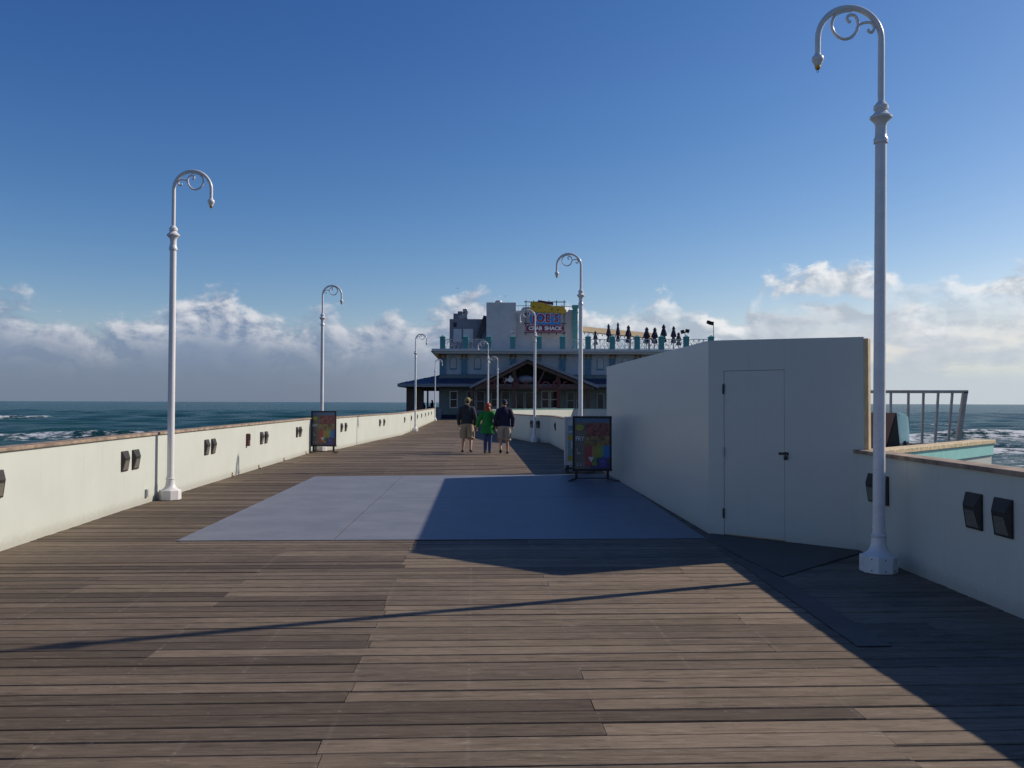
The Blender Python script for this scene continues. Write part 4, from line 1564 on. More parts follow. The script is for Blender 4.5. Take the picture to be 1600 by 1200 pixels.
# ground-floor windows and doors
def window(x0, y0, x1, y1, name='window', mull=True, fm=M_trim, split=True):
    Yw = YG
    xa, xb = X(x0, Yw), X(x1, Yw)
    zb_, zt = Z(y1, Yw), Z(y0, Yw)
    yf = YG - YB - .06
    fwid = .11
    mb = MB()
    mb.box(xa, xb, yf - .04, yf + .055, zt - fwid, zt)
    mb.box(xa, xb, yf - .05, yf + .055, zb_, zb_ + fwid)
    mb.box(xa, xa + fwid, yf - .035, yf + .055, zb_ + fwid, zt - fwid)
    mb.box(xb - fwid, xb, yf - .035, yf + .055, zb_ + fwid, zt - fwid)
    if split:
        zm = (zb_ + zt) / 2
        mb.box(xa + fwid, xb - fwid, yf - .03, yf + .05, zm - .04, zm + .04)
    fr = mb.build(name, fm, rest)
    mb = MB()
    mb.box(xa + fwid * .5, xb - fwid * .5, yf + .0, yf + .02, zb_ + fwid * .5, zt - fwid * .5)
    mb.build('pane', M_glass, fr)


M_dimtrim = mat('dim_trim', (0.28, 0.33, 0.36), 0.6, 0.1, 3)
window(702.5, 611, 715.5, 638, fm=M_trim)
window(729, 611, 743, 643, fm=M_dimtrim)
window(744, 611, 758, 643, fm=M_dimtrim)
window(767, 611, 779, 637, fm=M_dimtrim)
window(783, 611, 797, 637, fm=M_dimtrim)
window(845.5, 610, 858.5, 638, fm=M_trim)
window(859.5, 610, 873.5, 638, fm=M_trim)
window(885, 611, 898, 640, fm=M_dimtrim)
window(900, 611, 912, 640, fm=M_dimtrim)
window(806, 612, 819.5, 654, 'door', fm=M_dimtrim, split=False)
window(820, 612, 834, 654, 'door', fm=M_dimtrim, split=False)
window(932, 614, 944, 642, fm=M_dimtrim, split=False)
# lettering across the gable beam
yl = YA - YB + .12
lett = thing('letter_sign', 'row of dull red letters across the timber gable', 'sign', (0, YB, 0))
mb = MB()
for ch, px in zip("EATATJOE'S", (759, 773, 788.5, 806, 822, 841, 853, 867, 875, 883)):
    mb.text(ch, 1.02, face_at(X(px, YA), yl, Z(601.5, YA)), M_letred, offset=.015, extrude=.04)
mb.build('lettering', M_letred, lett)
# hull-shaped and fish-shaped ornaments hung in the gable
hull = thing('hanging_boat', 'pale grey boat hull hung under the timber gable', 'boat ornament', (X(822, YA), YB + yl + .9, Z(592, YA)))
mb = MB()
hw = (X(835, YA) - X(808, YA)) / 2
rings = []
for k in range(11):
    t_ = -1 + k * .2
    rings.append(((t_ * hw, 0, .12 * t_ * t_ - .05), (.02 + .42 * (1 - t_ ** 2) ** .6, .02 + .40 * (1 - t_ ** 2) ** .6)))
mb.tube([q[0] for q in rings], [q[1] for q in rings], 12)
mb.build('hull', M_fascia, hull, smooth=50)
mb = MB()
for s in (-.6, .6):
    mb.bar((s * hw, 0, .2), (s * hw * .8, 0, 1.3 - abs(s) * .5), .03, .03)
mb.build('chain', M_black, hull)
fish = thing('fish_ornament', 'small pale fish-shaped ornament left of the hanging boat hull', 'fish ornament', (X(795, YA), YB + yl - .02, Z(594, YA)))
mb = MB()
mb.slab([(-.42, .28), (-.18, .10), (.05, .30), (.42, .22), (.50, .0), (.28, -.22), (.0, -.18), (-.15, -.02), (-.48, -.22), (-.30, .05)], -.06, .06)
mb.build('body', M_bwall, fish)
mb = MB()
mb.slab([(.0, .31), (.2, .52), (.26, .27)], -.03, .03)
mb.build('fin', M_bwall, fish)
# the big wall sign
YS = 95.0
sg = thing('restaurant_sign', "large yellow, blue and maroon JOE'S CRAB SHACK sign on a black grid", 'sign', (0, YS, 0))
mb = MB()
for px in (821.5, 833.5, 845.5, 857.5, 869.5, 881.5):
    mb.bar((X(px, YS), .35, Z(468.5, YS)), (X(px, YS), .35, Z(523, YS)), .085, .085)
for py in (471.2, 489.5, 505, 519.5):
    mb.bar((X(818.5, YS), .26, Z(py, YS)), (X(884.5, YS), .26, Z(py, YS)), .085, .085)
for px in (821.5, 881.5):
    for py in (489.5, 505, 519.5):
        mb.bar((X(px, YS), .35, Z(py, YS)), (X(px, YS), 1.62, Z(py, YS)), .08, .08)
mb.build('grid_frame', M_black, sg)


def spoly(pts, y0, y1, m, name):
    mb = MB()
    mb.slab([(X(a, YS), Z(b_, YS)) for a, b_ in pts], y0, y1)
    return mb.build(name, m, sg)


arrow = spoly([(828.5, 471.5), (846, 472.5), (864.5, 477.6), (877.5, 479), (877, 475.5), (885.5, 485.6), (878.5, 492.3), (877.8, 489.6), (866, 489.3), (828, 487.2)], -.02, .2, M_yellow, 'arrow_board')
mb = MB()
for px, py in ((833.3, 479.5), (842.8, 480.8), (862, 483.1), (872, 484.2)):
    for k in range(5):
        a = 2 * math.pi * k / 5 + .3
        q = [(X(px, YS) + .11 * math.cos(a + d_) * r_, Z(py, YS) + .11 * math.sin(a + d_) * r_) for d_, r_ in ((-.63, .5), (0, 1.15), (.63, .5))]
        mb.slab([(X(px, YS), Z(py, YS))] + q, -.05, -.022)
mb.build('star', M_maroon, arrow)
spoly([(840.3, 468.5), (852, 470.2), (864.3, 472.4), (864.2, 476.5), (850, 473.4), (840, 471)], .06, .2, M_maroon, 'top_board')
nb = spoly([(828, 489), (875.6, 490), (875.6, 507), (828, 506.4)], -.08, .2, M_signblue, 'name_board')
mb = MB()
def stext(s, px, py, size, m, y, off, sx=1.0, tilt=0.0):
    mb.text(s, size, face_at(X(px, YS), y, Z(py, YS), tilt), m, offset=off, extrude=.012, sx=sx)
for ch, px in (('J', 833.2), ('O', 844.4), ('E', 855.6), ("'", 862.0), ('S', 869.2)):
    stext(ch, px, 497.3, 1.32, M_signwhite, -.10, .065, .98)
    stext(ch, px, 497.5, 1.28, M_signred, -.13, .03, .92)
mb.build('lettering', None, nb)
n_ = 12
cap_ = []
xl_, xr_ = 826.5, 876.5
def pill(e):
    r = 5.0 + e
    cy = 513.2
    out = []
    for k in range(n_ + 1):
        a = math.pi / 2 + math.pi * k / n_
        out.append((xl_ + r * math.cos(a), cy - r * math.sin(a)))
    for k in range(n_ + 1):
        a = -math.pi / 2 + math.pi * k / n_
        out.append((xr_ + r * math.cos(a), cy - r * math.sin(a)))
    return out
pl = spoly(pill(.55), -.06, .2, M_pink, 'pill_board')
mb = MB()
mb.slab([(X(a, YS), Z(b_, YS)) for a, b_ in pill(-.25)], -.075, -.061, M_maroon)
mb.build('panel', None, pl)
mb = MB()
stext('CRAB', 836.2, 513.2, .58, M_signwhite, -.1, .024, 1.02)
mb.build('lettering', None, pl)
mb = MB()
stext('SHACK', 864.2, 513.2, .58, M_signwhite, -.1, .024, 1.04)
mb.build('lettering', None, pl)

# rooftop equipment
ac = thing('rooftop_unit', 'stacked grey ventilation unit with ducts on the roof block', 'rooftop unit', (X(722, 98.5), 98.5, Z(498.5, 97)))
px2 = .0723
mb = MB()
mb.box(-14 * px2, -6 * px2, -.5, .6, 0, 10 * px2)
mb.build('condenser', M_bwall2, ac, bevel=.02)
mb = MB()
mb.box(-8 * px2, 8 * px2, -.45, .5, 2 * px2, 8 * px2)
for q in (-6, 6):
    mb.box(q * px2 - .05, q * px2 + .05, -.3, .3, 0, 2 * px2)
mb.build('blower', M_unit, ac, bevel=.02)
mb = MB()
mb.box(-7 * px2, 0, -.52, .55, 7.8 * px2, 13.5 * px2)
mb.build('hood', M_bwall2, ac, bevel=.02)
mb = MB()
mb.tube([(1 * px2, 0, 9 * px2), (5.5 * px2, 0, 10.5 * px2), (6.5 * px2, 0, 14 * px2), (4 * px2, 0, 17.5 * px2)], .26, 14)
mb.box(1 * px2, 8 * px2, -.4, .4, 12.5 * px2, 17.5 * px2)
mb.build('duct', M_unit, ac, smooth=50)
vt = thing('roof_vent', 'squat grey mushroom vent on top of the tall tower block', 'roof vent', (X(778.5, 98), 98, Z(472.5, 96.2) - .03))
mb = MB()
mb.lathe([(.30, 0), (.30, .2)], 16)
mb.build('neck', M_unit, vt)
mb = MB()
mb.lathe([(.40, .14), (.41, .30), (.36, .40), (.24, .45), (.05, .47)], 18)
mb.build('cap', M_unit, vt, smooth=40)

# terrace pergola
pg = thing('pergola', 'tan timber shade roof on the restaurant terrace right of the sign', 'pergola', (0, 98, 0))
YP = 98.0
mb = MB()
za_, zb_ = Z(513.0, YP, 915), Z(524.5, YP, 1022)
xa, xb = X(905, YP), X(1022, YP)
th_ = .13
for (k0, k1) in ((0, .31), (.315, .63), (.635, 1)):
    p_ = []
    for (q, yy, dz) in ((k0, 0, -.30), (k1, 0, -.30), (k1, 1.3, .40), (k0, 1.3, .40)):
        p_.append((xa + (xb - xa) * q, yy, za_ + (zb_ - za_) * q + dz))
    mb.add(p_ + [(a_, b_, c_ - th_) for a_, b_, c_ in p_],
           [[0, 1, 2, 3], [7, 6, 5, 4], [0, 4, 5, 1], [1, 5, 6, 2], [2, 6, 7, 3], [3, 7, 4, 0]])
mb.build('roof', M_pale_wood, pg)
for q in (908, 930, 955, 985, 1015):
    mb = MB()
    t_ = (q - 905) / 117
    zt = za_ + (zb_ - za_) * t_ - .42
    mb.box(X(q, YP) - .09, X(q, YP) + .09, .3, .48, Z(546, YP), zt)
    mb.build('post', M_brown, pg)
mb = MB()
for q in range(906, 1022, 7):
    t_ = (q - 905) / 117
    zt = za_ + (zb_ - za_) * t_
    mb.box(X(q, YP) - .05, X(q, YP) + .05, -.10, .12, zt - .62, zt - .44)
mb.build('rafter_end', M_pale_wood, pg)
# deck of the terrace so that things stand on something
mb = MB()
mb.box(X(686, YB), X(1130, YB), 1.2, 12, Z(547, YB) - .2, Z(547, YB))
mb.build('terrace_floor', M_bwall2, rest)
ZT = Z(547, YB)

# folded umbrellas
um = thing('umbrella', 'x', 'umbrella')
mb = MB()
mb.lathe([(.03, 0), (.03, 2.6)], 8)
mb.build('pole', M_brown, um)
mb = MB()
prof = [(.10, .95), (.26, 1.02), (.24, 1.2), (.16, 1.42), (.13, 1.50), (.29, 1.62), (.24, 1.85), (.17, 2.1), (.11, 2.3), (.17, 2.36), (.10, 2.52), (.03, 2.64)]
vs, fs = [], []
sg_ = 24
for r, z in prof:
    for k in range(sg_):
        rr = r * (1 + (.22 if k % 3 == 0 else -.08))
        vs.append((rr * math.cos(2 * math.pi * k / sg_), rr * math.sin(2 * math.pi * k / sg_), z))
for i in range(len(prof) - 1):
    for k in range(sg_):
        fs.append([i * sg_ + k, i * sg_ + (k + 1) % sg_, (i + 1) * sg_ + (k + 1) % sg_, (i + 1) * sg_ + k])
mb.add(vs, fs)
mb.build('canopy', M_navy, um, smooth=40)
mb = MB()
mb.lathe([(.32, 0), (.32, .07), (.06, .12), (.05, .35)], 14)
mb.build('base', M_dark, um)
ulist = [(951, 506, .85, 'folded navy umbrella leftmost on the terrace, against the tan shade roof'),
         (965.5, 503.5, .72, 'slim tallest folded navy umbrella rising above the tan shade roof'),
         (981.5, 508, 1.1, 'broad folded navy umbrella just right of the slim tallest one'),
         (1009.5, 511, 1.15, 'folded navy umbrella just left of the wide gap-free trio on the terrace'),
         (1022.5, 511.5, 1.15, 'folded navy umbrella at the right end of the tan shade roof'),
         (1037, 507, 1.1, 'tall bushy folded navy umbrella right of the shade roof'),
         (1052, 509.5, .95, 'folded navy umbrella second from the twin floodlight'),
         (1060.5, 519, .95, 'shortest folded navy umbrella nearest the twin floodlight'),
         (931, 517, .8, 'low folded navy umbrella half hidden under the left end of shade roof')]
for i, (px, py, wd, lab) in enumerate(ulist):
    o = um if i == 0 else copy_tree(um)
    Yu = 96.4
    zt = Z(py, Yu, px)
    s = (zt - ZT) / 2.64
    o.location = (X(px, Yu), Yu, ZT)
    o.scale = (wd * 1.02, wd * 1.02, s)
    o.rotation_euler = (random.uniform(-.03, .03), random.uniform(-.04, .04), random.uniform(0, 6))
    tag(o, lab, 'umbrella', 'folded navy umbrellas on the terrace')

# floodlights
def flood(px, pyt, pyb, lab, heads, Y=91.5):
    o = thing('floodlight', lab, 'floodlight', (X(px, Y), Y, Z(pyb, Y, px)))
    hgt = Z(pyt, Y, px) - Z(pyb, Y, px)
    mb = MB()
    mb.lathe([(.045, 0), (.04, hgt - .12)], 10)
    mb.build('pole', M_alu, o)
    for (dx, dz, ry) in heads:
        mb = MB()
        mb.box(-.17, .17, -.12, .10, -.17, .17)
        mb.box(-.20, .20, -.15, -.121, -.20, .20)
        mb.bar((0, 0, 0), (-dx * .8, 0, -dz - .1), .04, .04)
        k = mb.build('lamp_head', M_black, o)
        k.location = (dx, 0, hgt + dz - .1)
        k.rotation_euler = (R(15), R(ry), R(ry * 2))
    return o


flood(1070.5, 517, 527, 'twin black floodlight on a short stem on the railing', [(-.25, 0.02, -12), (.22, .10, 10)])
flood(1115, 503, 532, 'black floodlight on the tall thin pole above the plywood screen', [(-.22, -.04, 8), (-.55, .05, 14)])

# trash bin
bn = thing('trash_bin', 'grey trash bin beside the restaurant wall at the end of the left wall', 'trash bin', (X(686, 85.5), 85.5, 0.002))
mb = MB()
mb.lathe([(.20, 0), (.23, .02), (.26, .85), (.27, .9)], 20)
mb.build('body', M_canetal, bn, smooth=40)
mb = MB()
mb.lathe([(.285, .9), (.285, .97), (.22, 1.05), (.10, 1.09), (.02, 1.10)], 20)
mb.build('lid', M_canetal, bn, smooth=40)

# ------------------------------------------------------------------ people
def skin_mesh(joints, edges, root=0, sub=1):
    """joints: list of (co, rx, ry)"""
    me = bpy.data.meshes.new('tmp')
    me.from_pydata([j[0] for j in joints], edges, [])
    o = bpy.data.objects.new('tmp', me)
    col.objects.link(o)
    o.modifiers.new('skin', 'SKIN')
    sv = me.skin_vertices[0].data if me.skin_vertices else None
    if sv is None:
        bpy.context.view_layer.objects.active = o
        me.skin_vertices  # layer is made by the modifier
    for i, j in enumerate(joints):
        sv[i].radius = (j[1], j[2])
        sv[i].use_root = (i == root)
    ss = o.modifiers.new('sub', 'SUBSURF')
    ss.levels = sub
    ss.render_levels = sub
    dg = bpy.context.evaluated_depsgraph_get()
    out = bpy.data.meshes.new_from_object(o.evaluated_get(dg))
    bpy.data.objects.remove(o)
    bpy.data.meshes.remove(me)
    return out


def link_mesh(me, name, m, parent):
    me.name = name
    me.materials.clear()
    me.materials.append(m)
    me.polygons.foreach_set('use_smooth', [True] * len(me.polygons))
    o = bpy.data.objects.new(name, me)
    col.objects.link(o)
    o.parent = parent
    return o


def person(lab, loc, rz, ht, cfg):
    k = ht / 1.76
    o = thing('person', lab, 'person', loc, rz)
    S = lambda x, y, z: Vector((x * k, y * k, z * k))
    arms = cfg['arms']      # per side: elbow, wrist
    legs = cfg['legs']      # per side: knee, ankle, toe
    J, E = [], []

    def j(co, rx, ry=None, par=None):
        J.append((S(*co), rx * k, (ry or rx) * k))
        if par is not None:
            E.append((par, len(J) - 1))
        return len(J) - 1
    wd = cfg.get('wd', 1.0)
    pel = j((0, 0, .95), .145 * wd, .115 * wd)
    sp_ = j((0, .0, 1.12), .135 * wd, .105 * wd, pel)
    ch = j((0, .0, 1.32), .155 * wd, .11 * wd, sp_)
    nb_ = j((0, -.005, 1.455), .075, .07, ch)
    nk = j((0, .01, 1.52), .055, .055, nb_)
    hx, hy = cfg.get('head', (0, .03))
    h1 = j((hx * .5, hy * .7, 1.585), .068, .075, nk)
    h2 = j((hx, hy + .012, 1.66), .080, .098, h1)
    h3 = j((hx, hy + .004, 1.725), .062, .075, h2)
    nose = j((hx + cfg.get('face', 0) * .10, hy + .115, 1.645), .014, .014, h2)
    for e_ in (-1, 1):
        j((hx + e_ * .092, hy, 1.65), .014, .022, h2)
    wrists = []
    for s in (-1, 1):
        el_, wr = arms[s]
        sh_ = j((s * .175 * wd, 0, 1.415), .066, .066, ch)
        e1 = j(el_, .045, .045, sh_)
        w1 = j(wr, .030, .027, e1)
        d = (Vector(wr) - Vector(el_)).normalized()
        pm = Vector(wr) + d * .065
        p1 = j(tuple(pm), .024, .038, w1)
        side = Vector((0, 1, 0)) - d * d.y
        side.normalize()
        inn = Vector((-s, 0, 0))
        for fi, (o_, ln) in enumerate(((-.027, .058), (-.009, .068), (.009, .072), (.027, .064))):
            b0 = pm + d * .045 + side * o_
            q0 = j(tuple(b0), .0095, .0095, p1)
            q1 = j(tuple(b0 + d * ln * .55 + inn * .008), .0088, .0088, q0)
            j(tuple(b0 + d * ln * .9 + inn * .03), .0078, .0078, q1)
        t0 = pm - d * .015 + side * .036
        q0 = j(tuple(t0), .011, .011, p1)
        j(tuple(t0 + d * .04 + side * .014 + inn * .012), .0095, .0095, q0)
    for s in (-1, 1):
        kn, an, to = legs[s]
        hip = j((s * .092 * wd, 0, .88), .092 * wd, .10 * wd, pel)
        th_ = j(tuple(Vector((s * .092 * wd, 0, .88)).lerp(Vector(kn), .5)), .078, .082, hip)
        k1 = j(kn, .054, .058, th_)
        cf = Vector(kn).lerp(Vector(an), .35) + Vector((0, -.012, 0))
        c1 = j(tuple(cf), .052, .058, k1)
        a1 = j(an, .034, .036, c1)
        hl = j((an[0], an[1] - .02, an[2] - .05), .036, .038, a1)
        j(to, .034, .026, hl)
    body = link_mesh(skin_mesh(J, E, 0, 1), 'body', cfg.get('skin', M_skin), o)
    # top
    mb = MB()
    tz = cfg['hem']
    tm = cfg['top']
    fl = cfg.get('flare', 0.0)
    ring = [((0, 0, tz), (.185 * wd + fl, .135 * wd + fl * .6)), ((0, 0, tz + .04), (.19 * wd + fl * .9, .14 * wd + fl * .5)), ((0, 0, 1.0), (.18 * wd + fl * .5, .14 * wd)),
            ((0, -.005, 1.15), (.182 * wd, .14 * wd)), ((0, -.005, 1.28), (.198 * wd, .142 * wd)), ((0, -.005, 1.38), (.205 * wd, .132 * wd)), ((0, -.005, 1.44), (.17 * wd, .105)),
            ((0, 0, 1.49), (.095, .085)), ((0, .01, 1.535), (.075, .075))]
    ring = [r_ for i, r_ in enumerate(ring) if i < 2 or r_[0][2] > tz + .05]
    mb.tube([S(*r_[0]) for r_ in ring], [(r_[1][0] * k, r_[1][1] * k) for r_ in ring], 24)
    # orient: tube's first axis should be x
    for s in (-1, 1):
        el_, wr = arms[s]
        sh_ = Vector((s * .165 * wd, -.003, 1.405))
        path = [Vector((s * .08, -.003, 1.40)), sh_, sh_.lerp(Vector(el_), .5), Vector(el_), Vector(el_).lerp(Vector(wr), .5), Vector(wr) + (Vector(wr) - Vector(el_)) * .02]
        rad = [.085, .082, .072, .064, .054, .046]
        mb.tube([v * k for v in path], [r_ * k * cfg.get('slv', 1.0) for r_ in rad], 14)
    if cfg.get('hood'):
        mb.ell((0, -.085 * k, 1.475 * k), (.11 * k, .075 * k, .075 * k))
    mb.build('jacket' if cfg.get('hood') or fl else 'sweater', tm, o, smooth=60)
    if cfg.get('underhem'):
        mb = MB()
        mb.tube([S(0, 0, tz - .045), S(0, 0, tz + .03)], [(.178 * wd * k, .130 * wd * k)] * 2, 24)
        mb.build('shirt_hem', M_maroon, o, smooth=60)
    # trousers / shorts
    mb = MB()
    sh_len = cfg['leglen']
    mb.tube([S(0, 0, .80), S(0, 0, .86), S(0, 0, .95), S(0, 0, 1.04)], [(.17 * wd * k, .125 * wd * k), (.186 * wd * k, .14 * wd * k), (.182 * wd * k, .138 * wd * k), (.165 * wd * k, .125 * wd * k)], 24)
    for s in (-1, 1):
        kn, an, to = legs[s]
        hip = Vector((s * .09 * wd, 0, .90))
        kn, an = Vector(kn), Vector(an)
        if sh_len == 'short':
            lo = kn.lerp(an, .12)
            path = [hip, hip.lerp(kn, .35), hip.lerp(kn, .7), kn, lo]
            rad = [.108, .112, .112, .112, .115]
        else:
            path = [hip, hip.lerp(kn, .5), kn, kn.lerp(an, .4), kn.lerp(an, .9), an + Vector((0, -.005, -.03))]
            rad = [.098, .088, .066, .064, .056, .058]
        mb.tube([v * k for v in path], [r_ * k * (wd if sh_len == 'short' else 1) for r_ in rad], 16)
        if sh_len == 'short':
            pk = hip.lerp(kn, .72) + Vector((s * .108, 0, 0))
            mb.box((pk.x - .014) * k, (pk.x + .02) * k, -.07 * k + kn.y * .6 * k, .07 * k + kn.y * .6 * k, (pk.z - .09) * k, (pk.z + .09) * k)
    mb.build('shorts' if sh_len == 'short' else 'jeans', cfg['pants'], o, smooth=50)
    for s in (-1, 1):
        kn, an, to = legs[s]
        a_ = Vector((an[0], an[1] - .055, max(.035, an[2] - .055)))
        t_ = Vector(to)
        mb = MB()
        mb.tube([v * k for v in (a_ + Vector((0, -.02, .0)), a_ + Vector((0, .03, .008)), a_.lerp(t_, .6), t_, t_ + (t_ - a_).normalized() * .045)],
                [.030 * k, .046 * k, .046 * k, .042 * k, .02 * k], 12)
        mb.build('shoe', M_shoe, o, smooth=60)
    # head wear / hair
    hz = 1.66
    if cfg['hair'] == 'cap':
        mb = MB()
        mb.ell((hx * k, (hy + .0) * k, (hz + .035) * k), (.093 * k, .108 * k, .085 * k), 16, 10)
        f_ = cfg.get('face', 0)
        d = Vector((f_, math.sqrt(max(0, 1 - f_ * f_)), 0))
        s_ = Vector((d.y, -d.x, 0))
        c_ = Vector((hx, hy, hz + .045))
        q = []
        for dz in (0.0, -.012):
            for a in range(9):
                t_ = -1 + a / 4
                q.append((c_ + s_ * (.078 * t_) + d * (.085 + .095 * math.sqrt(max(0, 1 - t_ * t_))) + Vector((0, 0, dz - .02 * (1 - t_ * t_) * 0 - .012 * t_ * t_))) * k)
            q.append((c_ + s_ * .07 + d * .03 + Vector((0, 0, dz))) * k)
            q.append((c_ - s_ * .07 + d * .03 + Vector((0, 0, dz))) * k)
        n2 = 11
        mb.add(q, [list(range(n2)), list(range(n2, 2 * n2))[::-1]] + [[i, (i + 1) % n2, n2 + (i + 1) % n2, n2 + i] for i in range(n2)])
        mb.build('cap', cfg['capm'], o, smooth=50)
        mb = MB()
        mb.ell((hx * k, (hy - .012) * k, (hz - .02) * k), (.087 * k, .098 * k, .062 * k), 16, 8)
        mb.build('hair', M_darkhair, o, smooth=60)
    else:
        mb = MB()
        mb.ell((hx * k, (hy - .012) * k, (hz + .012) * k), (.107 * k, .115 * k, .105 * k), 18, 12)
        mb.ell((hx * k, (hy - .06) * k, (hz - .12) * k), (.112 * k, .085 * k, .135 * k), 16, 10)
        mb.ell(((hx + .055) * k, (hy - .05) * k, (hz - .15) * k), (.06 * k, .07 * k, .11 * k), 12, 8)
        mb.ell(((hx - .05) * k, (hy - .04) * k, (hz - .09) * k), (.06 * k, .07 * k, .10 * k), 12, 8)
        for v in range(len(mb.v)):
            x_, y_, z_ = mb.v[v]
            n_ = .012 * k * math.sin(31 * x_ / k + 17 * z_ / k) + .008 * k * math.sin(57 * z_ / k + 40 * y_ / k)
            mb.v[v] = (x_ + n_, y_ + n_ * .5, z_)
        mb.build('hair', cfg['hairm'], o, smooth=60)
    return o


wk = {-1: ((-.12, .06, .49), (-.135, .05, .085), (-.155, .19, .034)), 1: ((.125, .0, .48), (.135, -.16, .115), (.15, -.03, .04))}
g = G(729.5, 706.5)
person('man walking away in a dark grey hooded top, khaki shorts and tan cap', (g.x, g.y, 0), R(-2), 1.86, dict(
    arms={-1: ((-.27, -.04, 1.14), (-.265, .05, .90)), 1: ((.265, -.05, 1.14), (.255, .06, .90))},
    legs=wk, hem=.90, top=M_charcoal, pants=M_khaki, leglen='short', hair='cap', capm=M_cap, hood=True, face=.7, head=(.015, .03), slv=1.12, wd=1.06))
wk2 = {-1: ((-.075, .03, .49), (-.075, -.03, .085), (-.085, .11, .034)), 1: ((.085, .05, .49), (.08, .05, .085), (.095, .19, .034))}
g = G(761.5, 708)
person('woman with red hair walking in a loose green jacket and blue jeans', (g.x, g.y, 0), R(-2), 1.68, dict(
    arms={-1: ((-.31, -.03, 1.16), (-.36, .04, .93)), 1: ((.30, -.02, 1.19), (.33, .16, 1.02))},
    legs=wk2, hem=.70, flare=.075, top=M_green, pants=M_jean, leglen='long', hair='long', hairm=M_redhair, face=.1, head=(.01, .03), slv=1.3, wd=.98))
bag = thing('handbag', 'black handbag hanging from the arm of the woman in green', 'handbag', (g.x + .30, g.y + .03, .80))
mb = MB()
mb.box(-.13, .13, -.05, .05, 0, .22)
mb.build('body', M_black, bag, bevel=.03)
mb = MB()
mb.tube([(-.09, 0, .21), (-.085, 0, .30), (-.04, 0, .37), (.04, 0, .37), (.085, 0, .30), (.09, 0, .21)], .012, 8)
mb.build('strap', M_black, bag, smooth=50)
wk3 = {-1: ((-.10, .05, .49), (-.115, -.17, .17), (-.115, -.08, .055)), 1: ((.105, .06, .49), (.115, .06, .085), (.13, .20, .034))}
g = G(787.5, 709)
person('man walking away in a navy sweater, beige shorts and dark cap', (g.x, g.y, 0), R(2), 1.79, dict(
    arms={-1: ((-.27, -.05, 1.14), (-.27, .06, .91)), 1: ((.285, -.05, 1.14), (.275, .04, .90))},
    legs=wk3, hem=.885, underhem=True, top=M_navycl, pants=M_stone, leglen='short', hair='cap', capm=M_navy, face=.5, head=(.012, .03), slv=1.18, wd=1.10))
# two people sitting on the porch, seen as small silhouettes
sit = {-1: ((-.10, .42, .50), (-.10, .40, .09), (-.11, .52, .034)), 1: ((.10, .42, .50), (.10, .40, .09), (.11, .52, .034))}


def sitter(px, py, lab, m, dz):
    Y = 93.5
    o = person(lab, (X(px, Y), Y, 0), R(60), 1.74, dict(
        arms={-1: ((-.25, .05, 1.14), (-.2, .28, 1.0)), 1: ((.25, .05, 1.14), (.2, .28, 1.0))},
        legs={s: tuple((a[0], a[1], a[2] + (.41 if i == 0 else .41)) for i, a in enumerate(v)) for s, v in sit.items()},
        hem=.84, top=m, pants=M_jean, leglen='long', hair='long', hairm=M_darkhair, head=(0, .03)))
    o.location.z = Z(py, Y) - 1.76 * 1.74 / 1.76
    return o


s1_ = sitter(662.5, 629.5, 'person seated low on the porch beside the wide brown pier', M_charcoal, 0)
s2_ = sitter(675.5, 625.5, 'dark-haired person seated on the porch behind the far left lamp', M_navycl, 0)
for o_, lab in ((s1_, 'bench under the lower seated person on the porch'), (s2_, 'stool under the dark-haired seated person on the porch')):
    zs = o_.location.z + .80
    st = thing('stool', lab, 'stool', (o_.location.x, o_.location.y, 0.0))
    mb = MB()
    mb.lathe([(.22, zs - .05), (.23, zs - .02), (.2, zs)], 16)
    mb.build('seat', M_brown, st)
    mb = MB()
    for k in range(4):
        a = R(45 + 90 * k)
        mb.bar((.15 * math.cos(a), .15 * math.sin(a), zs - .04), (.22 * math.cos(a), .22 * math.sin(a), -.04), .035, .035)
    mb.build('leg', M_brown, st)

# ------------------------------------------------------------------ gulls
def gull(lab, loc, rz, span, dihed, m):
    o = thing('gull', lab, 'bird', loc, rz, 'gulls above the restaurant')
    s = span
    mb = MB()
    mb.tube([(-.22 * s, 0, 0), (-.12 * s, 0, .01 * s), (0, 0, .015 * s), (.12 * s, 0, .01 * s), (.19 * s, 0, .015 * s), (.23 * s, 0, .005 * s)], [.01 * s, .035 * s, .055 * s, .045 * s, .03 * s, .008 * s], 10)
    mb.build('body', m, o, smooth=60)
    for sd in (-1, 1):
        mb = MB()
        st = [(0, .12, .0), (.22, .11, dihed * .22), (.36, .07, dihed * .20), (.5, .015, dihed * .05)]
        vs, fs = [], []
        for (y, c_, z) in st:
            sweep = -.12 * y
            vs += [((sweep + c_ * .4) * s, sd * y * s, z * s), ((sweep - c_ * .6) * s, sd * y * s, z * s), (sweep * s, sd * y * s, (z + .012) * s)]
        for i in range(3):
            for a_ in range(3):
                fs.append([3 * i + a_, 3 * i + (a_ + 1) % 3, 3 * i + 3 + (a_ + 1) % 3, 3 * i + 3 + a_])
        fs += [[0, 1, 2], [11, 10, 9]]
        mb.add(vs, fs)
        mb.build('wing', m, o)
    return o


p3 = D(715, 450.5, 230)
gull('dark gull gliding left of the tower block against the cloud', p3, R(175), 1.15, .25, M_gull)
p3 = D(789.5, 463, 190)
gull('dark gull with arched wings above the tower block', p3, R(100), 1.05, .75, M_gull)
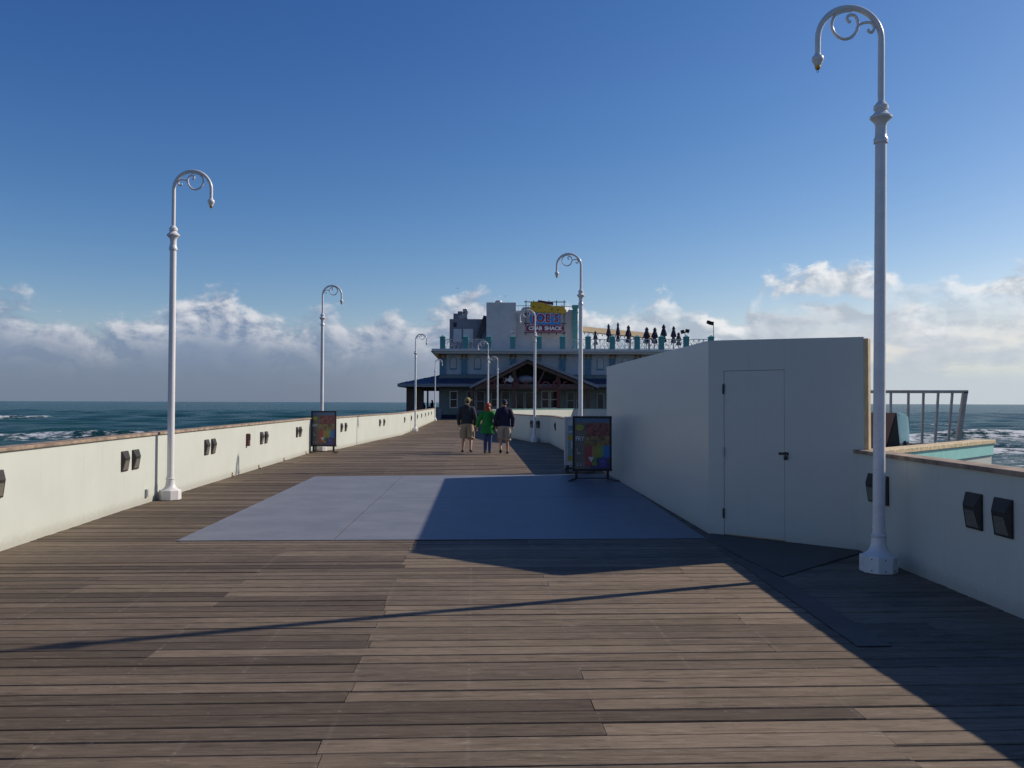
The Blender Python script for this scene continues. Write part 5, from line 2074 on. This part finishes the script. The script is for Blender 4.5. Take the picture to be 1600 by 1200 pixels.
# perched gull
pp = thing('gull', 'white and dark gull perched on a teal railing post', 'bird', (X(801, YR), YR + .27, Z(527.5, YR, 801) + .30), R(160))
mb = MB()
mb.tube([(-.26, 0, .17), (-.12, 0, .20), (.0, 0, .23), (.10, 0, .28)], [.012, .06, .085, .06], 10)
mb.build('body', M_gull, pp, smooth=60)
mb = MB()
mb.ell((.13, 0, .37), (.06, .048, .055))
mb.tube([(.08, 0, .27), (.12, 0, .36)], [.06, .045], 10)
mb.tube([(.18, 0, .365), (.25, 0, .355)], [.014, .004], 6)
mb.build('head', M_gullw, pp, smooth=60)
mb = MB()
for s in (-.03, .03):
    mb.bar((.0, s, .18), (.01, s, -.03), .012, .012)
mb.build('leg', M_brass, pp)

# ------------------------------------------------------------------ sea
SEA = -6.6


def fan(a0, a1, na, radii):
    A_ = np.linspace(a0, a1, na)
    Rr = np.array(radii)
    AA, RR = np.meshgrid(A_, Rr)
    return (RR * np.sin(AA)).ravel(), (RR * np.cos(AA)).ravel(), na, len(radii)


radii = [8.0]
while radii[-1] < 900:
    radii.append(radii[-1] * 1.0085)
while radii[-1] < 90000:
    radii.append(radii[-1] * 1.06)
xs1, ys1, na1, nr1 = fan(R(-48), R(48), 420, radii)
rad2 = [8.0]
while rad2[-1] < 90000:
    rad2.append(rad2[-1] * 1.25)
xs2, ys2, na2, nr2 = fan(R(48), R(312), 90, rad2)
xs, ys = np.concatenate([xs1, xs2]), np.concatenate([ys1, ys2])
z = np.zeros_like(xs)
rr = np.hypot(xs, ys)
for k in range(22):
    lam = rng.uniform(3.5, 45)
    th = rng.normal(0, 0.42)
    amp = 0.011 * lam ** 0.85
    kx, ky = math.sin(th) * 2 * math.pi / lam, math.cos(th) * 2 * math.pi / lam
    fade = np.clip(1.4 - rr * 0.011 / lam * 2.2, 0, 1)
    z += amp * fade * np.sin(kx * xs + ky * ys + rng.uniform(0, 6.28))


def wob(x, s, seed):
    r_ = np.random.default_rng(seed)
    out = np.zeros_like(x)
    for k in range(6):
        out += np.sin(x * s * (1.6 ** k) + r_.uniform(0, 6.28)) / (1.5 ** k)
    return out


foam = np.zeros_like(xs)


def breaker(yc, x0, x1, hgt, wfront, wback, soft=12, amp=3.0, seed=1, strength=1.0):
    """a breaking crest: bump in height, foam running shorewards (to smaller y)"""
    global foam, z
    c_ = yc + amp * wob(xs, 0.03, seed)
    d = ys - c_
    along = np.clip((xs - x0) / soft, 0, 1) * np.clip((x1 - xs) / soft, 0, 1)
    z += along * hgt * np.exp(-np.where(d > 0, (d / 5.5) ** 2, (d / 2.6) ** 2))
    f_ = np.where(d > 0, np.exp(-(d / wback) ** 2), np.exp(-(-d / wfront) ** 1.2)) * along * strength
    f_ *= 0.8 + 0.25 * wob(xs, 0.12, seed + 50) * 0.5
    foam = np.maximum(foam, f_)


# left of the pier
breaker(205, -230, -62, 1.0, 26, 2.5, 30, 3.5, 2, 0.85)
breaker(222, -190, -20, 0.85, 2, 1.0, 25, 3.0, 5, 0.25)
breaker(402, -252, -212, 1.0, 9, 3, 8, 3.0, 3, 1.05)
breaker(330, -150, 40, 0.7, 1, 1, 40, 5, 21, 0.12)
# right of the pier
breaker(206, 45, 320, 1.0, 34, 4, 20, 4.0, 7, 1.0)
breaker(150, 30, 260, 0.8, 26, 3, 20, 3.5, 9, 0.9)
breaker(118, 25, 240, 0.5, 24, 3, 20, 3.0, 12, 0.85)
breaker(92, 20, 200, 0.4, 20, 3, 20, 3.0, 14, 0.8)
breaker(330, 150, 176, 0.7, 4, 2, 8, 2.0, 17, 0.85)
zone = np.clip((225 - ys) / 40, 0, 1) * np.clip((ys - 30) / 30, 0, 1)
foam = np.maximum(foam, zone * np.where(xs > 15, 0.45, 0.22))
verts = np.stack([xs, ys, z + SEA], 1)
faces = []


def grid_faces(off_, na, nr):
    i = np.arange(nr - 1)[:, None] * na + np.arange(na - 1)[None, :]
    i = i.ravel() + off_
    return np.stack([i, i + na, i + na + 1, i + 1], 1)


fc = np.concatenate([grid_faces(0, na1, nr1), grid_faces(len(xs1), na2, nr2)])
me = bpy.data.meshes.new('sea')
me.vertices.add(len(verts))
me.vertices.foreach_set('co', verts.astype(np.float32).ravel())
me.loops.add(fc.size)
me.loops.foreach_set('vertex_index', fc.astype(np.int32).ravel())
me.polygons.add(len(fc))
me.polygons.foreach_set('loop_start', np.arange(0, fc.size, 4, dtype=np.int32))
me.update(calc_edges=True)
me.validate()
me.polygons.foreach_set('use_smooth', [True] * len(me.polygons))
fa_ = me.attributes.new('foam', 'FLOAT', 'POINT')
fa_.data.foreach_set('value', foam.astype(np.float32))
if me.polygons[0].normal.z < 0:
    me.flip_normals()
me.materials.append(M_sea)
sea = bpy.data.objects.new('sea', me)
col.objects.link(sea)
tag(sea, 'open sea with surf lines', 'sea', kind='structure')
